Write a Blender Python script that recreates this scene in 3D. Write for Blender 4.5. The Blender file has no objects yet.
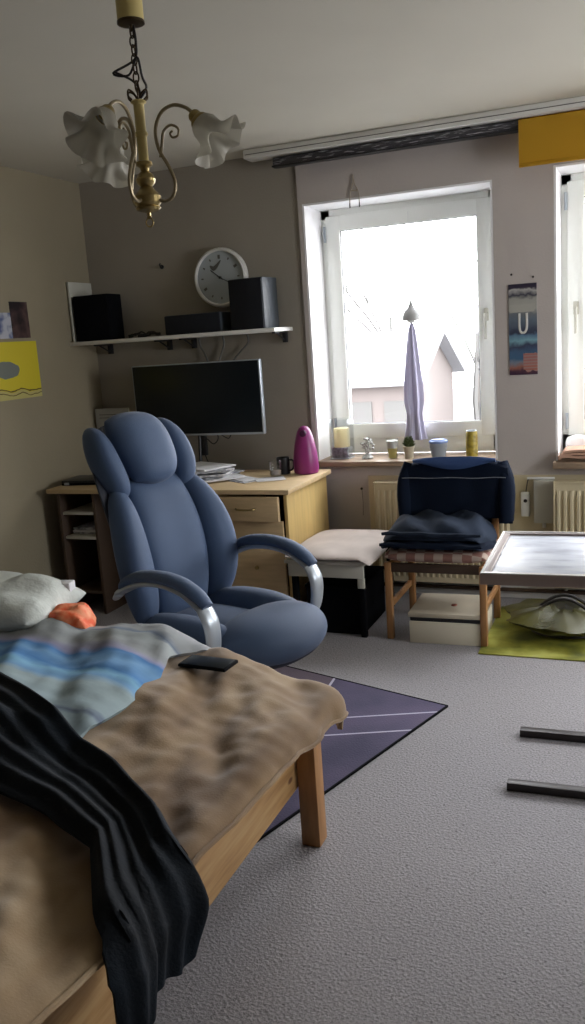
import bpy, bmesh, math, random
from mathutils import Vector, Matrix, noise
random.seed(7)
PI = math.pi
S = bpy.context.scene
C = S.collection

# ------------------------------------------------------------------ camera
cam_d = bpy.data.cameras.new('camera'); cam = bpy.data.objects.new('camera', cam_d); C.objects.link(cam)
R = ((0.92644139, -0.01136814, 0.37626734), (0.37046444, 0.20490921, -0.90596265), (-0.06680153, 0.97871496, 0.19404786))
M = Matrix((R[0], R[1], R[2])).to_4x4(); M.translation = (0, 0, 1.5)
cam.matrix_world = M
cam_d.sensor_fit = 'VERTICAL'; cam_d.sensor_height = 36.0; cam_d.lens = 870.0 / 1024 * 36.0
cam_d.clip_start = 0.02; cam_d.clip_end = 300
S.camera = cam
# ------------------------------------------------------------------ view
S.view_settings.view_transform = 'Standard'; S.view_settings.look = 'None'
S.view_settings.gamma = 1; S.view_settings.use_curve_mapping = False
S.view_settings.exposure = 0.75
# ------------------------------------------------------------------ world: overcast white sky
SKY = 10.0
w = bpy.data.worlds.new('sky'); S.world = w; w.use_nodes = True
wn = w.node_tree.nodes; wl = w.node_tree.links
bg = wn['Background']; bg.inputs['Strength'].default_value = SKY
tc = wn.new('ShaderNodeTexCoord'); sp = wn.new('ShaderNodeSeparateXYZ'); rp = wn.new('ShaderNodeValToRGB')
wl.new(tc.outputs['Generated'], sp.inputs[0]); wl.new(sp.outputs['Z'], rp.inputs[0]); wl.new(rp.outputs[0], bg.inputs['Color'])
rp.color_ramp.elements[0].position = 0.0; rp.color_ramp.elements[0].color = (0.86, 0.86, 0.88, 1)
rp.color_ramp.elements[1].position = 0.6; rp.color_ramp.elements[1].color = (0.95, 0.97, 1.0, 1)

def portal(name, loc, rot, sx, sy):
    l = bpy.data.lights.new(name, 'AREA'); l.shape = 'RECTANGLE'; l.size = sx; l.size_y = sy
    l.cycles.is_portal = True
    o = bpy.data.objects.new(name, l); C.objects.link(o); o.location = loc; o.rotation_euler = rot
portal('daylight_window', (-1.28, 5.25, 1.51), (-PI/2, 0, 0), 1.2, 1.6)
portal('daylight_window_wide', (0.80, 5.25, 1.51), (-PI/2, 0, 0), 2.6, 1.6)
portal('daylight_fill_window', (2.55, 3.15, 1.52), (0, PI/2, 0), 1.4, 1.4)  # portal for the added off-screen fill window

# ------------------------------------------------------------------ materials
def mat(name, col, rough=0.6, metal=0.0, spec=0.5, noise_s=0, noise_a=0.0, col2=None, bump=0.0, bump_s=None, coat=0.0, sheen=0.0, detail=3, alpha_trans=0.0, sss=0, stretch=None, emit=None):
    m = bpy.data.materials.new(name); m.use_nodes = True
    nt = m.node_tree; n = nt.nodes; l = nt.links; b = n['Principled BSDF']
    b.inputs['Base Color'].default_value = (*col, 1); b.inputs['Roughness'].default_value = rough
    b.inputs['Metallic'].default_value = metal; b.inputs['Specular IOR Level'].default_value = spec
    if coat: b.inputs['Coat Weight'].default_value = coat
    if sheen: b.inputs['Sheen Weight'].default_value = sheen; b.inputs['Sheen Roughness'].default_value = 0.5
    t = n.new('ShaderNodeTexCoord'); vec = t.outputs['Object']
    if stretch:
        mp = n.new('ShaderNodeMapping'); mp.inputs['Scale'].default_value = stretch
        l.new(vec, mp.inputs[0]); vec = mp.outputs[0]
    if noise_s:
        nz = n.new('ShaderNodeTexNoise'); nz.inputs['Scale'].default_value = noise_s; nz.inputs['Detail'].default_value = detail
        l.new(vec, nz.inputs['Vector'])
        r = n.new('ShaderNodeValToRGB'); c2 = col2 if col2 else tuple(c * (1 - noise_a) for c in col)
        r.color_ramp.elements[0].position = 0.35; r.color_ramp.elements[0].color = (*c2, 1)
        r.color_ramp.elements[1].position = 0.65; r.color_ramp.elements[1].color = (*col, 1)
        l.new(nz.outputs[0], r.inputs[0]); l.new(r.outputs[0], b.inputs['Base Color'])
    if bump:
        nb = n.new('ShaderNodeTexNoise'); nb.inputs['Scale'].default_value = bump_s or 200; nb.inputs['Detail'].default_value = 2
        l.new(vec, nb.inputs['Vector'])
        bp = n.new('ShaderNodeBump'); bp.inputs['Strength'].default_value = bump; bp.inputs['Distance'].default_value = 0.01
        l.new(nb.outputs[0], bp.inputs['Height']); l.new(bp.outputs[0], b.inputs['Normal'])
    if sss:
        b.inputs['Transmission Weight'].default_value = 0; b.inputs['Subsurface Weight'].default_value = sss; b.inputs['Subsurface Radius'].default_value = (.02, .02, .02)
    if alpha_trans:
        tr = n.new('ShaderNodeBsdfTransparent'); mx = n.new('ShaderNodeMixShader'); mx.inputs[0].default_value = alpha_trans
        l.new(b.outputs[0], mx.inputs[1]); l.new(tr.outputs[0], mx.inputs[2]); l.new(mx.outputs[0], n['Material Output'].inputs[0])
    return m

def glassy(name, tint=(1, 1, 1), gloss=0.08, rough=0.02):
    m = bpy.data.materials.new(name); m.use_nodes = True
    nt = m.node_tree; n = nt.nodes; l = nt.links
    tr = n.new('ShaderNodeBsdfTransparent'); tr.inputs[0].default_value = (*tint, 1)
    g = n.new('ShaderNodeBsdfGlossy'); g.inputs['Roughness'].default_value = rough
    fr = n.new('ShaderNodeLayerWeight'); fr.inputs[0].default_value = 0.12
    mx = n.new('ShaderNodeMixShader')
    l.new(fr.outputs['Fresnel'] if False else fr.outputs['Facing'], mx.inputs[0])
    l.new(tr.outputs[0], mx.inputs[1]); l.new(g.outputs[0], mx.inputs[2]); l.new(mx.outputs[0], n['Material Output'].inputs[0])
    return m

def translucent(m, fac):
    nt = m.node_tree; n = nt.nodes; l = nt.links; b = n['Principled BSDF']; old = n['Material Output'].inputs[0].links[0].from_socket
    t = n.new('ShaderNodeBsdfTranslucent'); t.inputs[0].default_value = b.inputs['Base Color'].default_value
    mx = n.new('ShaderNodeMixShader'); mx.inputs[0].default_value = fac
    l.new(old, mx.inputs[1]); l.new(t.outputs[0], mx.inputs[2]); l.new(mx.outputs[0], n['Material Output'].inputs[0]); return m

class NT:
    """tiny helper to write procedural colour graphs"""
    def __init__(s, m):
        s.m = m; s.n = m.node_tree.nodes; s.l = m.node_tree.links; s.b = s.n['Principled BSDF']
        s.obj = s.n.new('ShaderNodeTexCoord').outputs['Object']
    def xyz(s, v=None):
        q = s.n.new('ShaderNodeSeparateXYZ'); s.l.new(v or s.obj, q.inputs[0]); return q.outputs
    def math(s, op, a, b=0.0, c=None):
        q = s.n.new('ShaderNodeMath'); q.operation = op
        for i, x in enumerate((a, b) if c is None else (a, b, c)):
            if hasattr(x, 'links'): s.l.new(x, q.inputs[i])
            else: q.inputs[i].default_value = x
        return q.outputs[0]
    def noise(s, scale, detail=3, v=None):
        q = s.n.new('ShaderNodeTexNoise'); q.inputs['Scale'].default_value = scale; q.inputs['Detail'].default_value = detail
        s.l.new(v or s.obj, q.inputs['Vector']); return q.outputs[0]
    def scaled(s, sc):
        q = s.n.new('ShaderNodeMapping'); q.inputs['Scale'].default_value = sc; s.l.new(s.obj, q.inputs[0]); return q.outputs[0]
    def ramp(s, f, stops, interp='LINEAR'):
        q = s.n.new('ShaderNodeValToRGB'); cr = q.color_ramp; cr.interpolation = interp
        cr.elements[0].position = stops[0][0]; cr.elements[0].color = (*stops[0][1], 1)
        cr.elements[1].position = stops[-1][0]; cr.elements[1].color = (*stops[-1][1], 1)
        for p, c in stops[1:-1]:
            e = cr.elements.new(p); e.color = (*c, 1)
        s.l.new(f, q.inputs[0]); return q.outputs[0]
    def mix(s, f, a, b):
        q = s.n.new('ShaderNodeMix'); q.data_type = 'RGBA'
        for i, x in ((0, f), (6, a), (7, b)):
            if hasattr(x, 'links'): s.l.new(x, q.inputs[i])
            elif i == 0: q.inputs[0].default_value = x
            else: q.inputs[i].default_value = (*x, 1)
        return q.outputs[2]
    def band(s, f, lo, hi):
        return s.math('MULTIPLY', s.math('GREATER_THAN', f, lo), s.math('LESS_THAN', f, hi))
    def color(s, c): s.l.new(c, s.b.inputs['Base Color'])
    def bump(s, h, strength=0.3, dist=0.005):
        q = s.n.new('ShaderNodeBump'); q.inputs['Strength'].default_value = strength; q.inputs['Distance'].default_value = dist
        s.l.new(h, q.inputs['Height']); s.l.new(q.outputs[0], s.b.inputs['Normal'])

MT = {}
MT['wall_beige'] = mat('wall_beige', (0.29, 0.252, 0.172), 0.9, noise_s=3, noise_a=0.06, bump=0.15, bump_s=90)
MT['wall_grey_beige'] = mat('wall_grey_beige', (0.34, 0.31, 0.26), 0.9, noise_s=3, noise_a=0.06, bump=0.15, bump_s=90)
MT['wall_dark'] = mat('darkened_unseen_wall', (0.12, 0.09, 0.06), 0.8)  # unseen wall, made dark to cut bounce light on the foreground
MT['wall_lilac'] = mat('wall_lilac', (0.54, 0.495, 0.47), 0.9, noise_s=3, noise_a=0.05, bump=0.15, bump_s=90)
MT['ceiling'] = mat('ceiling_paint', (0.60, 0.575, 0.49), 0.95, noise_s=2, noise_a=0.04)
MT['cream'] = mat('cream_paint', (0.62, 0.54, 0.36), 0.5)
MT['upvc'] = mat('white_window_frame', (0.90, 0.92, 0.87), 0.35)
MT['reveal'] = mat('white_reveal_plaster', (0.92, 0.92, 0.93), 0.8)
MT['wood'] = mat('pale_maple', (0.62, 0.46, 0.26), 0.45, noise_s=6, noise_a=0.14, stretch=(1, 8, 8))
MT['wood_yellow'] = mat('yellow_side_panel', (0.62, 0.44, 0.17), 0.5, noise_s=5, noise_a=0.12, stretch=(8, 8, 1))
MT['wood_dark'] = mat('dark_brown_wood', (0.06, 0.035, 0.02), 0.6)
MT['wood_sill'] = mat('brown_sill_board', (0.42, 0.31, 0.22), 0.5, noise_s=8, noise_a=0.2, stretch=(1, 6, 6))
MT['orange_wood'] = mat('orange_pine', (0.40, 0.20, 0.075), 0.5, noise_s=8, noise_a=0.25, stretch=(6, 6, 1))
MT['black_plastic'] = mat('black_plastic', (0.012, 0.013, 0.016), 0.4)
MT['matte_black'] = mat('matte_black', (0.003, 0.0035, 0.005), 0.9, spec=0.1)
MT['speaker_blue'] = mat('dark_speaker_grille', (0.004, 0.006, 0.012), 0.8)
MT['speaker_side'] = mat('grey_speaker_case', (0.05, 0.062, 0.075), 0.45)
MT['silver'] = mat('silver_plastic', (0.45, 0.50, 0.55), 0.35, metal=0.5)
MT['screen'] = mat('screen', (0.003, 0.007, 0.011), 0.3, spec=0.35)
MT['white'] = mat('white_lacquer', (0.75, 0.75, 0.72), 0.5)
MT['paper'] = mat('paper', (0.72, 0.72, 0.74), 0.8)
MT['paper_print'] = mat('printed_paper', (0.66, 0.67, 0.70), 0.7, noise_s=25, col2=(0.16, 0.17, 0.20))
MT['brass'] = mat('aged_brass', (0.34, 0.26, 0.11), 0.3, metal=0.85)
MT['brass_arm'] = mat('cream_gold_arm', (0.27, 0.22, 0.13), 0.35, metal=0.5)
MT['lamp_cream'] = mat('cream_lamp_tube', (0.52, 0.42, 0.16), 0.5)
MT['dark_brass'] = mat('dark_bronze', (0.06, 0.04, 0.02), 0.4, metal=0.7)
MT['purple'] = mat('magenta_plastic', (0.27, 0.03, 0.18), 0.35)
MT['purple_dark'] = mat('dark_magenta', (0.08, 0.01, 0.06), 0.5)
MT['glass'] = glassy('clear_glass')
MT['pane'] = glassy('window_glass')
MT['tumbler'] = glassy('tumbler_glass', (0.96, 0.97, 0.97))
MT['chair_blue'] = mat('blue_chair_fabric', (0.046, 0.085, 0.170), 0.7, sheen=0.12, bump=0.12, bump_s=500, noise_s=4, noise_a=0.12)
MT['chair_dark'] = mat('dark_chair_shell', (0.015, 0.02, 0.035), 0.6)
MT['navy_cloth'] = mat('navy_cloth', (0.003, 0.008, 0.022), 0.9, spec=0.2, bump=0.1, bump_s=120)
MT['collar_blue'] = mat('blue_lining', (0.03, 0.07, 0.20), 0.8)
MT['slate_cloth'] = mat('slate_cloth', (0.018, 0.028, 0.050), 0.9, spec=0.2, noise_s=6, noise_a=0.35)
MT['cushion_white'] = mat('off_white_cover', (0.55, 0.48, 0.44), 0.9, noise_s=7, noise_a=0.15)
MT['pillow'] = mat('pillow_cotton', (0.66, 0.70, 0.66), 0.9, noise_s=14, noise_a=0.12, bump=0.3, bump_s=40)
MT['orange_red'] = mat('orange_red_cloth', (0.80, 0.10, 0.02), 0.7, noise_s=28, col2=(0.85, 0.35, 0.18))
MT['blind_yellow'] = mat('ochre_blind', (0.62, 0.36, 0.02), 0.8, bump=0.2, bump_s=300)
MT['cable'] = mat('black_cable', (0.015, 0.013, 0.012), 0.5)
MT['grey_cable'] = mat('grey_cable', (0.12, 0.12, 0.11), 0.5)
MT['pinkish'] = mat('salmon_cloth', (0.62, 0.38, 0.27), 0.9, noise_s=10, noise_a=0.15)
MT['bench'] = mat('cream_bench', (0.50, 0.49, 0.42), 0.6)
MT['box_lid'] = mat('beige_card_lid', (0.55, 0.49, 0.38), 0.7, noise_s=8, noise_a=0.1)
MT['box_body'] = mat('cream_card', (0.68, 0.63, 0.50), 0.7)
MT['gunmetal'] = mat('dark_grey_metal', (0.035, 0.030, 0.030), 0.4, metal=0.4)
MT['frosted'] = mat('frosted_glass', (0.52, 0.50, 0.43), 0.35, alpha_trans=0.22)
MT['gauze'] = mat('lilac_gauze', (0.50, 0.48, 0.60), 0.9, alpha_trans=0.02)
MT['grey_hat'] = mat('pale_grey_felt', (0.42, 0.42, 0.42), 0.9)
MT['cream_wax'] = mat('cream_wax', (0.85, 0.78, 0.55), 0.6)
MT['yellow_wax'] = mat('yellow_wax', (0.70, 0.62, 0.25), 0.6)
MT['leaf'] = mat('leaf_green', (0.10, 0.13, 0.045), 0.6, noise_s=60, noise_a=0.5)
MT['pot'] = mat('pale_clay_pot', (0.60, 0.55, 0.42), 0.7)
MT['silver_leaf'] = mat('silver_figurine', (0.60, 0.61, 0.58), 0.4, metal=0.1, noise_s=60, noise_a=0.6)
MT['tub'] = mat('cloudy_plastic', (0.55, 0.60, 0.66), 0.4, alpha_trans=0.35)
MT['tub_lid'] = mat('blue_lid', (0.18, 0.27, 0.55), 0.5)
MT['can'] = mat('yellow_can', (0.55, 0.42, 0.06), 0.4, noise_s=40, noise_a=0.5)
MT['tile_print'] = mat('red_brown', (0.2, 0.05, 0.03), 0.7)
MT['bin_bag'] = mat('olive_translucent_plastic', (0.085, 0.080, 0.006), 0.4, alpha_trans=0.22, noise_s=6, noise_a=0.5)
MT['snow'] = mat('pale_ground', (0.16, 0.16, 0.165), 0.9)
MT['far_wall'] = mat('pale_pink_render', (0.095, 0.08, 0.075), 0.9)
MT['far_wall_b'] = mat('pale_yellow_render', (0.095, 0.087, 0.08), 0.9)
MT['bark'] = mat('grey_bark', (0.075, 0.073, 0.07), 0.9)
MT['roof_grey'] = mat('weathered_grey_roof', (0.21, 0.21, 0.22), 0.9)

for k_, f_ in (('cream_wax', .5), ('yellow_wax', .5), ('frosted', .45), ('gauze', .16), ('tub', .4), ('leaf', .3), ('pot', .2), ('blind_yellow', .35)): translucent(MT[k_], f_)
def carpet():
    m = mat('speckled_carpet', (0.3, 0.3, 0.3), 0.95); g = NT(m)
    a = g.noise(150, 2); b = g.noise(60, 4); big = g.noise(1.2, 2)
    c = g.ramp(a, [(0.30, (0.15, 0.145, 0.16)), (0.45, (0.29, 0.28, 0.30)), (0.7, (0.37, 0.36, 0.375))])
    c = g.mix(g.math('MULTIPLY', big, 0.35), c, (0.30, 0.27, 0.25))
    sp_ = g.math('LESS_THAN', b, 0.33); c = g.mix(g.math('MULTIPLY', sp_, 0.5), c, (0.06, 0.055, 0.06))
    g.color(c); g.bump(g.noise(110, 3), 0.45, 0.010); return m
MT['carpet'] = carpet()

def fleece():
    m = mat('tan_fleece', (0.4, 0.3, 0.2), 0.95, sheen=0.3); g = NT(m)
    v = g.scaled((2.6, 0.9, 2.0)); a = g.noise(2.4, 3, v)
    c = g.ramp(a, [(0.34, (0.14, 0.080, 0.034)), (0.46, (0.22, 0.137, 0.064)), (0.58, (0.30, 0.205, 0.108)), (0.75, (0.39, 0.295, 0.178))])
    g.color(c); g.bump(g.noise(200, 2), 0.2, 0.003); return m
MT['fleece'] = fleece()

def duvet_mat():
    m = mat('striped_duvet', (0.5, 0.55, 0.6), 0.9); g = NT(m); o = g.xyz()
    n1 = g.noise(3.5, 4, g.scaled((1, 3, 1)))
    y = g.math('ADD', o[1], g.math('MULTIPLY', g.math('SUBTRACT', n1, 0.5), 0.10))
    f = g.math('DIVIDE', g.math('SUBTRACT', y, 1.45), 1.0)   # 1.45..2.45
    lt = (0.30, 0.385, 0.42); gy = (0.31, 0.33, 0.34); bl = (0.06, 0.20, 0.46); bl2 = (0.16, 0.33, 0.55); dk = (0.13, 0.17, 0.24); li = (0.30, 0.30, 0.44)
    c = g.ramp(f, [(0.0, lt), (0.22, lt), (0.235, dk), (0.25, lt), (0.36, (0.33, 0.42, 0.44)), (0.395, bl2), (0.43, (0.20, 0.42, 0.6)), (0.46, bl), (0.52, bl2), (0.56, bl), (0.585, li), (0.62, gy), (0.70, (0.36, 0.40, 0.41)), (0.715, dk), (0.73, gy), (0.83, (0.30, 0.31, 0.33)), (0.87, (0.22, 0.22, 0.26)), (0.90, (0.33, 0.36, 0.36)), (1.0, gy)])
    g.color(c); g.bump(g.noise(9, 3), 0.4, 0.01); return m
MT['duvet'] = duvet_mat()
MT['black_blanket'] = mat('charcoal_blanket', (0.005, 0.007, 0.010), 0.9, spec=0.2, noise_s=5, col2=(0.008, 0.013, 0.020), bump=0.2, bump_s=150, sheen=0.02)

def rug_mat():
    m = mat('purple_rug', (0.1, 0.08, 0.15), 0.95); g = NT(m); o = g.xyz()
    n = g.noise(2.5, 3); base = g.ramp(n, [(0.35, (0.045, 0.040, 0.080)), (0.55, (0.078, 0.064, 0.118)), (0.75, (0.105, 0.080, 0.135))])
    # local x runs along the short side from the tip, local y along the long side
    l1 = g.math('SUBTRACT', o[1], g.math('MULTIPLY', o[0], 0.83))
    w1 = g.band(l1, -0.076, -0.064); w2 = g.band(l1, -0.268, -0.256)
    l3 = g.math('ADD', o[0], g.math('MULTIPLY', o[1], 0.40)); w3 = g.band(l3, -0.572, -0.560)
    brn = g.math('LESS_THAN', l3, -0.57)
    c = g.mix(brn, base, (0.10, 0.075, 0.10))
    c = g.mix(g.math('MAXIMUM', w1, g.math('MAXIMUM', w2, w3)), c, (0.42, 0.40, 0.50))
    g.color(c); g.bump(g.noise(140, 2), 0.4, 0.005); return m
MT['rug'] = rug_mat()

def checker_mat():
    m = mat('checked_seat_fabric', (0.4, 0.3, 0.25), 0.9); g = NT(m)
    q = g.n.new('ShaderNodeTexChecker'); q.inputs['Scale'].default_value = 22; g.l.new(g.obj, q.inputs['Vector'])
    q.inputs['Color1'].default_value = (0.42, 0.33, 0.27, 1); q.inputs['Color2'].default_value = (0.24, 0.12, 0.095, 1)
    g.color(q.outputs[0]); return m
MT['checker'] = checker_mat()

def pine_mat():
    m = mat('knotty_pine', (0.5, 0.3, 0.12), 0.45); g = NT(m); o = g.xyz()
    n = g.noise(5, 3, g.scaled((14, 1, 14)))
    c = g.ramp(n, [(0.3, (0.31, 0.165, 0.06)), (0.5, (0.41, 0.24, 0.095)), (0.7, (0.47, 0.30, 0.135))])
    v = g.n.new('ShaderNodeTexVoronoi'); v.inputs['Scale'].default_value = 5.5; g.l.new(g.scaled((1, 1, 2.0)), v.inputs['Vector'])
    k = g.ramp(v.outputs['Distance'], [(0.0, (1, 1, 1)), (0.07, (1, 1, 1)), (0.12, (0, 0, 0)), (1, (0, 0, 0))])
    g.color(g.mix(k, c, (0.13, 0.05, 0.02))); return m
MT['pine'] = pine_mat()

def tabletop_mat():
    m = mat('mottled_tabletop', (0.5, 0.55, 0.65), 0.42, spec=0.5); g = NT(m)
    n = g.noise(7, 5, g.scaled((1, 2.5, 1))); n2 = g.noise(2.2, 2)
    c = g.ramp(n, [(0.33, (0.20, 0.23, 0.33)), (0.45, (0.42, 0.47, 0.58)), (0.6, (0.60, 0.65, 0.74)), (0.8, (0.70, 0.73, 0.79))])
    g.color(g.mix(g.math('MULTIPLY', n2, 0.3), c, (0.5, 0.5, 0.56))); return m
MT['tabletop'] = tabletop_mat()
MT['table_rim'] = mat('greige_table_rim', (0.33, 0.27, 0.25), 0.4)

def matrug():
    m = mat('lime_floor_mat', (0.5, 0.55, 0.05), 0.8); g = NT(m); n = g.noise(4, 4)
    g.color(g.ramp(n, [(0.38, (0.10, 0.11, 0.01)), (0.5, (0.24, 0.24, 0.02)), (0.62, (0.40, 0.40, 0.08)), (0.75, (0.40, 0.39, 0.25))])); return m
MT['lime_mat'] = matrug()

# ------------------------------------------------------------------ mesh helpers
def link_mesh(name, bm, m, parent=None, smooth=True, angle=35):
    bmesh.ops.recalc_face_normals(bm, faces=bm.faces[:])
    me = bpy.data.meshes.new(name); bm.to_mesh(me); bm.free()
    mats = m if isinstance(m, (list, tuple)) else [m]
    for q in mats: me.materials.append(MT[q] if isinstance(q, str) else q)
    if smooth:
        for p in me.polygons: p.use_smooth = True
        me.set_sharp_from_angle(angle=math.radians(angle))
    o = bpy.data.objects.new(name, me); C.objects.link(o)
    if parent is not None: o.parent = parent
    return o
def thing(name, label, cat, loc=(0, 0, 0), rz=0.0, group=None):
    o = bpy.data.objects.new(name, None); C.objects.link(o); o.location = loc; o.rotation_euler = (0, 0, rz)
    o.empty_display_size = 0.05
    return tag(o, label, cat, group)
def tag(o, label, cat, group=None):
    o['label'] = label; o['category'] = cat
    if group: o['group'] = group
    return o
def struct(o):
    o['kind'] = 'structure'; return o
def part(o, label): o['label'] = label; return o

def bx(bm, x0, x1, y0, y1, z0, z1, bev=0.0, mi=0, T=None):
    g = bmesh.ops.create_cube(bm, size=1)
    vs = g['verts']
    for v in vs:
        v.co = Vector(((x0 + x1) / 2 + v.co.x * (x1 - x0), (y0 + y1) / 2 + v.co.y * (y1 - y0), (z0 + z1) / 2 + v.co.z * (z1 - z0)))
    if T is not None:
        for v in vs: v.co = T @ v.co
    fs = {f for v in vs for f in v.link_faces}
    for f in fs: f.material_index = mi
    if bev:
        es = list({e for v in vs for e in v.link_edges})
        bmesh.ops.bevel(bm, geom=es, offset=bev, segments=2, affect='EDGES', profile=0.5)
def box(name, m, parent, x0, x1, y0, y1, z0, z1, bev=0.003, T=None):
    bm = bmesh.new(); bx(bm, x0, x1, y0, y1, z0, z1, bev, 0, T); return link_mesh(name, bm, m, parent)

def catmull(pts, n=6):
    P = [Vector(p) for p in pts]; out = []
    for i in range(len(P) - 1):
        p0 = P[max(i - 1, 0)]; p1 = P[i]; p2 = P[i + 1]; p3 = P[min(i + 2, len(P) - 1)]
        for k in range(n):
            t = k / n
            out.append(0.5 * ((2 * p1) + (p2 - p0) * t + (2 * p0 - 5 * p1 + 4 * p2 - p3) * t * t + (3 * p1 - p0 - 3 * p2 + p3) * t ** 3))
    out.append(P[-1]); return out
def tube(bm, pts, rad, seg=8, smooth=0, flat=1.0, side=None, caps=True):
    """sweep an ellipse along pts; rad scalar or list; flat = second radius factor; side = preferred wide axis"""
    P = catmull(pts, smooth) if smooth else [Vector(p) for p in pts]
    n = len(P)
    if isinstance(rad, (list, tuple)):
        k = len(rad); rr = []
        for i in range(n):
            t = i / (n - 1) * (k - 1); a = int(min(t, k - 2)); rr.append(rad[a] + (rad[a + 1] - rad[a]) * (t - a))
    else: rr = [rad] * n
    rings = []; ref = Vector(side) if side is not None else None; prev = None
    for i in range(n):
        t = (P[min(i + 1, n - 1)] - P[max(i - 1, 0)]).normalized()
        if ref is not None: a = (ref - t * ref.dot(t)).normalized()
        elif prev is None:
            a = t.orthogonal().normalized()
        else: a = (prev - t * prev.dot(t)).normalized()
        prev = a; b = t.cross(a)
        rings.append([bm.verts.new(P[i] + a * rr[i] * math.cos(2 * PI * j / seg) + b * rr[i] * flat * math.sin(2 * PI * j / seg)) for j in range(seg)])
    for i in range(n - 1):
        for j in range(seg):
            bm.faces.new((rings[i][j], rings[i][(j + 1) % seg], rings[i + 1][(j + 1) % seg], rings[i + 1][j]))
    if caps: bm.faces.new(rings[0][::-1]); bm.faces.new(rings[-1])
def lathe(bm, prof, seg=24, c=(0, 0, 0), T=None, wave=None, closed=False):
    rings = []
    for (r, z) in prof:
        ring = []
        for j in range(seg):
            a = 2 * PI * j / seg; rr = r; zz = z
            if wave: rr, zz = wave(r, z, a)
            p = Vector((rr * math.cos(a), rr * math.sin(a), zz))
            if T is not None: p = T @ p
            ring.append(bm.verts.new(p + Vector(c)))
        rings.append(ring)
    for i in range(len(rings) - 1):
        for j in range(seg):
            bm.faces.new((rings[i][j], rings[i][(j + 1) % seg], rings[i + 1][(j + 1) % seg], rings[i + 1][j]))
    if closed: bm.faces.new(rings[0]); bm.faces.new(rings[-1])
def grid_surf(bm, fn, nu, nv, thick=0.0):
    """fn(s,t) -> Vector, thickness made by going down/backward along normal"""
    V = [[fn(i / nu, j / nv) for j in range(nv + 1)] for i in range(nu + 1)]
    top = [[bm.verts.new(V[i][j]) for j in range(nv + 1)] for i in range(nu + 1)]
    for i in range(nu):
        for j in range(nv): bm.faces.new((top[i][j], top[i + 1][j], top[i + 1][j + 1], top[i][j + 1]))
    if thick:
        bot = []
        for i in range(nu + 1):
            row = []
            for j in range(nv + 1):
                du = V[min(i + 1, nu)][j] - V[max(i - 1, 0)][j]; dv = V[i][min(j + 1, nv)] - V[i][max(j - 1, 0)]
                n = du.cross(dv); n = n.normalized() if n.length > 1e-12 else Vector((0, 0, 1))
                row.append(bm.verts.new(V[i][j] - n * thick))
            bot.append(row)
        for i in range(nu):
            for j in range(nv): bm.faces.new((bot[i][j], bot[i][j + 1], bot[i + 1][j + 1], bot[i + 1][j]))
        for i in range(nu):
            bm.faces.new((top[i + 1][0], top[i][0], bot[i][0], bot[i + 1][0])); bm.faces.new((top[i][nv], top[i + 1][nv], bot[i + 1][nv], bot[i][nv]))
        for j in range(nv):
            bm.faces.new((top[0][j], top[0][j + 1], bot[0][j + 1], bot[0][j])); bm.faces.new((top[nu][j + 1], top[nu][j], bot[nu][j], bot[nu][j + 1]))
def nz(x, y=0.0, z=0.0): return noise.noise(Vector((x, y, z)))
def puff(bm, left, right, bot, topv, thick, mp, back=0.35, n=18, m=18, k=0.75, pw=2.6):
    """padded cushion. left/right: function of t in 0..1 giving lateral bounds; mp(u,v,w)->Vector"""
    F = []; B = []
    for i in range(n + 1):
        fr = []; br = []
        for j in range(m + 1):
            a = -math.cos(PI * i / n); b = -math.cos(PI * j / m)
            a2 = a * math.sqrt(1 - k * b * b / 2); b2 = b * math.sqrt(1 - k * a * a / 2)
            t = (b2 + 1) / 2; L = left(t); Rr = right(t)
            u = L + (Rr - L) * (a2 + 1) / 2; v = bot + (topv - bot) * t
            h = thick * ((1 - abs(a) ** pw) * (1 - abs(b) ** pw)) ** 0.5
            vf = bm.verts.new(mp(u, v, h)); fr.append(vf)
            br.append(vf if i in (0, n) or j in (0, m) else bm.verts.new(mp(u, v, -h * back)))
        F.append(fr); B.append(br)
    for i in range(n):
        for j in range(m):
            bm.faces.new((F[i][j], F[i + 1][j], F[i + 1][j + 1], F[i][j + 1]))
            q = [B[i][j], B[i][j + 1], B[i + 1][j + 1], B[i + 1][j]]
            if len(set(q)) == 4 and not set(q) == {F[i][j], F[i + 1][j], F[i + 1][j + 1], F[i][j + 1]}:
                try: bm.faces.new(q)
                except ValueError: pass

# ================================================================== ROOM
YW, XL, ZC = 4.8, -3.28, 2.535
XR, YB = 2.3, -1.2
DEP = 0.28
W1 = (-1.81, -0.755, 0.78, 2.24); W2 = (-0.45, 2.05, 0.77, 2.27)
struct(box('floor', 'carpet', None, XL - .2, XR + .2, YB - .2, YW + .4, -0.1, 0, 0))
struct(box('ceiling', 'ceiling', None, XL - .2, XR + .2, YB - .2, YW + .4, ZC, ZC + 0.12, 0))
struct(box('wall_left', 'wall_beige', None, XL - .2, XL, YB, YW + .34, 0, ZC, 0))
struct(box('wall_behind_camera', 'wall_dark', None, XL - .2, XR + .2, YB - .2, YB, 0, ZC, 0))
bm = bmesh.new()
SW = (2.5, 3.8, 0.85, 2.2)
bx(bm, XR, XR + .2, YB, SW[0], 0, ZC); bx(bm, XR, XR + .2, SW[1], YW + .34, 0, ZC); bx(bm, XR, XR + .2, SW[0], SW[1], 0, SW[2]); bx(bm, XR, XR + .2, SW[0], SW[1], SW[3], ZC)
struct(link_mesh('wall_right', bm, 'wall_lilac', None, False))
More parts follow.
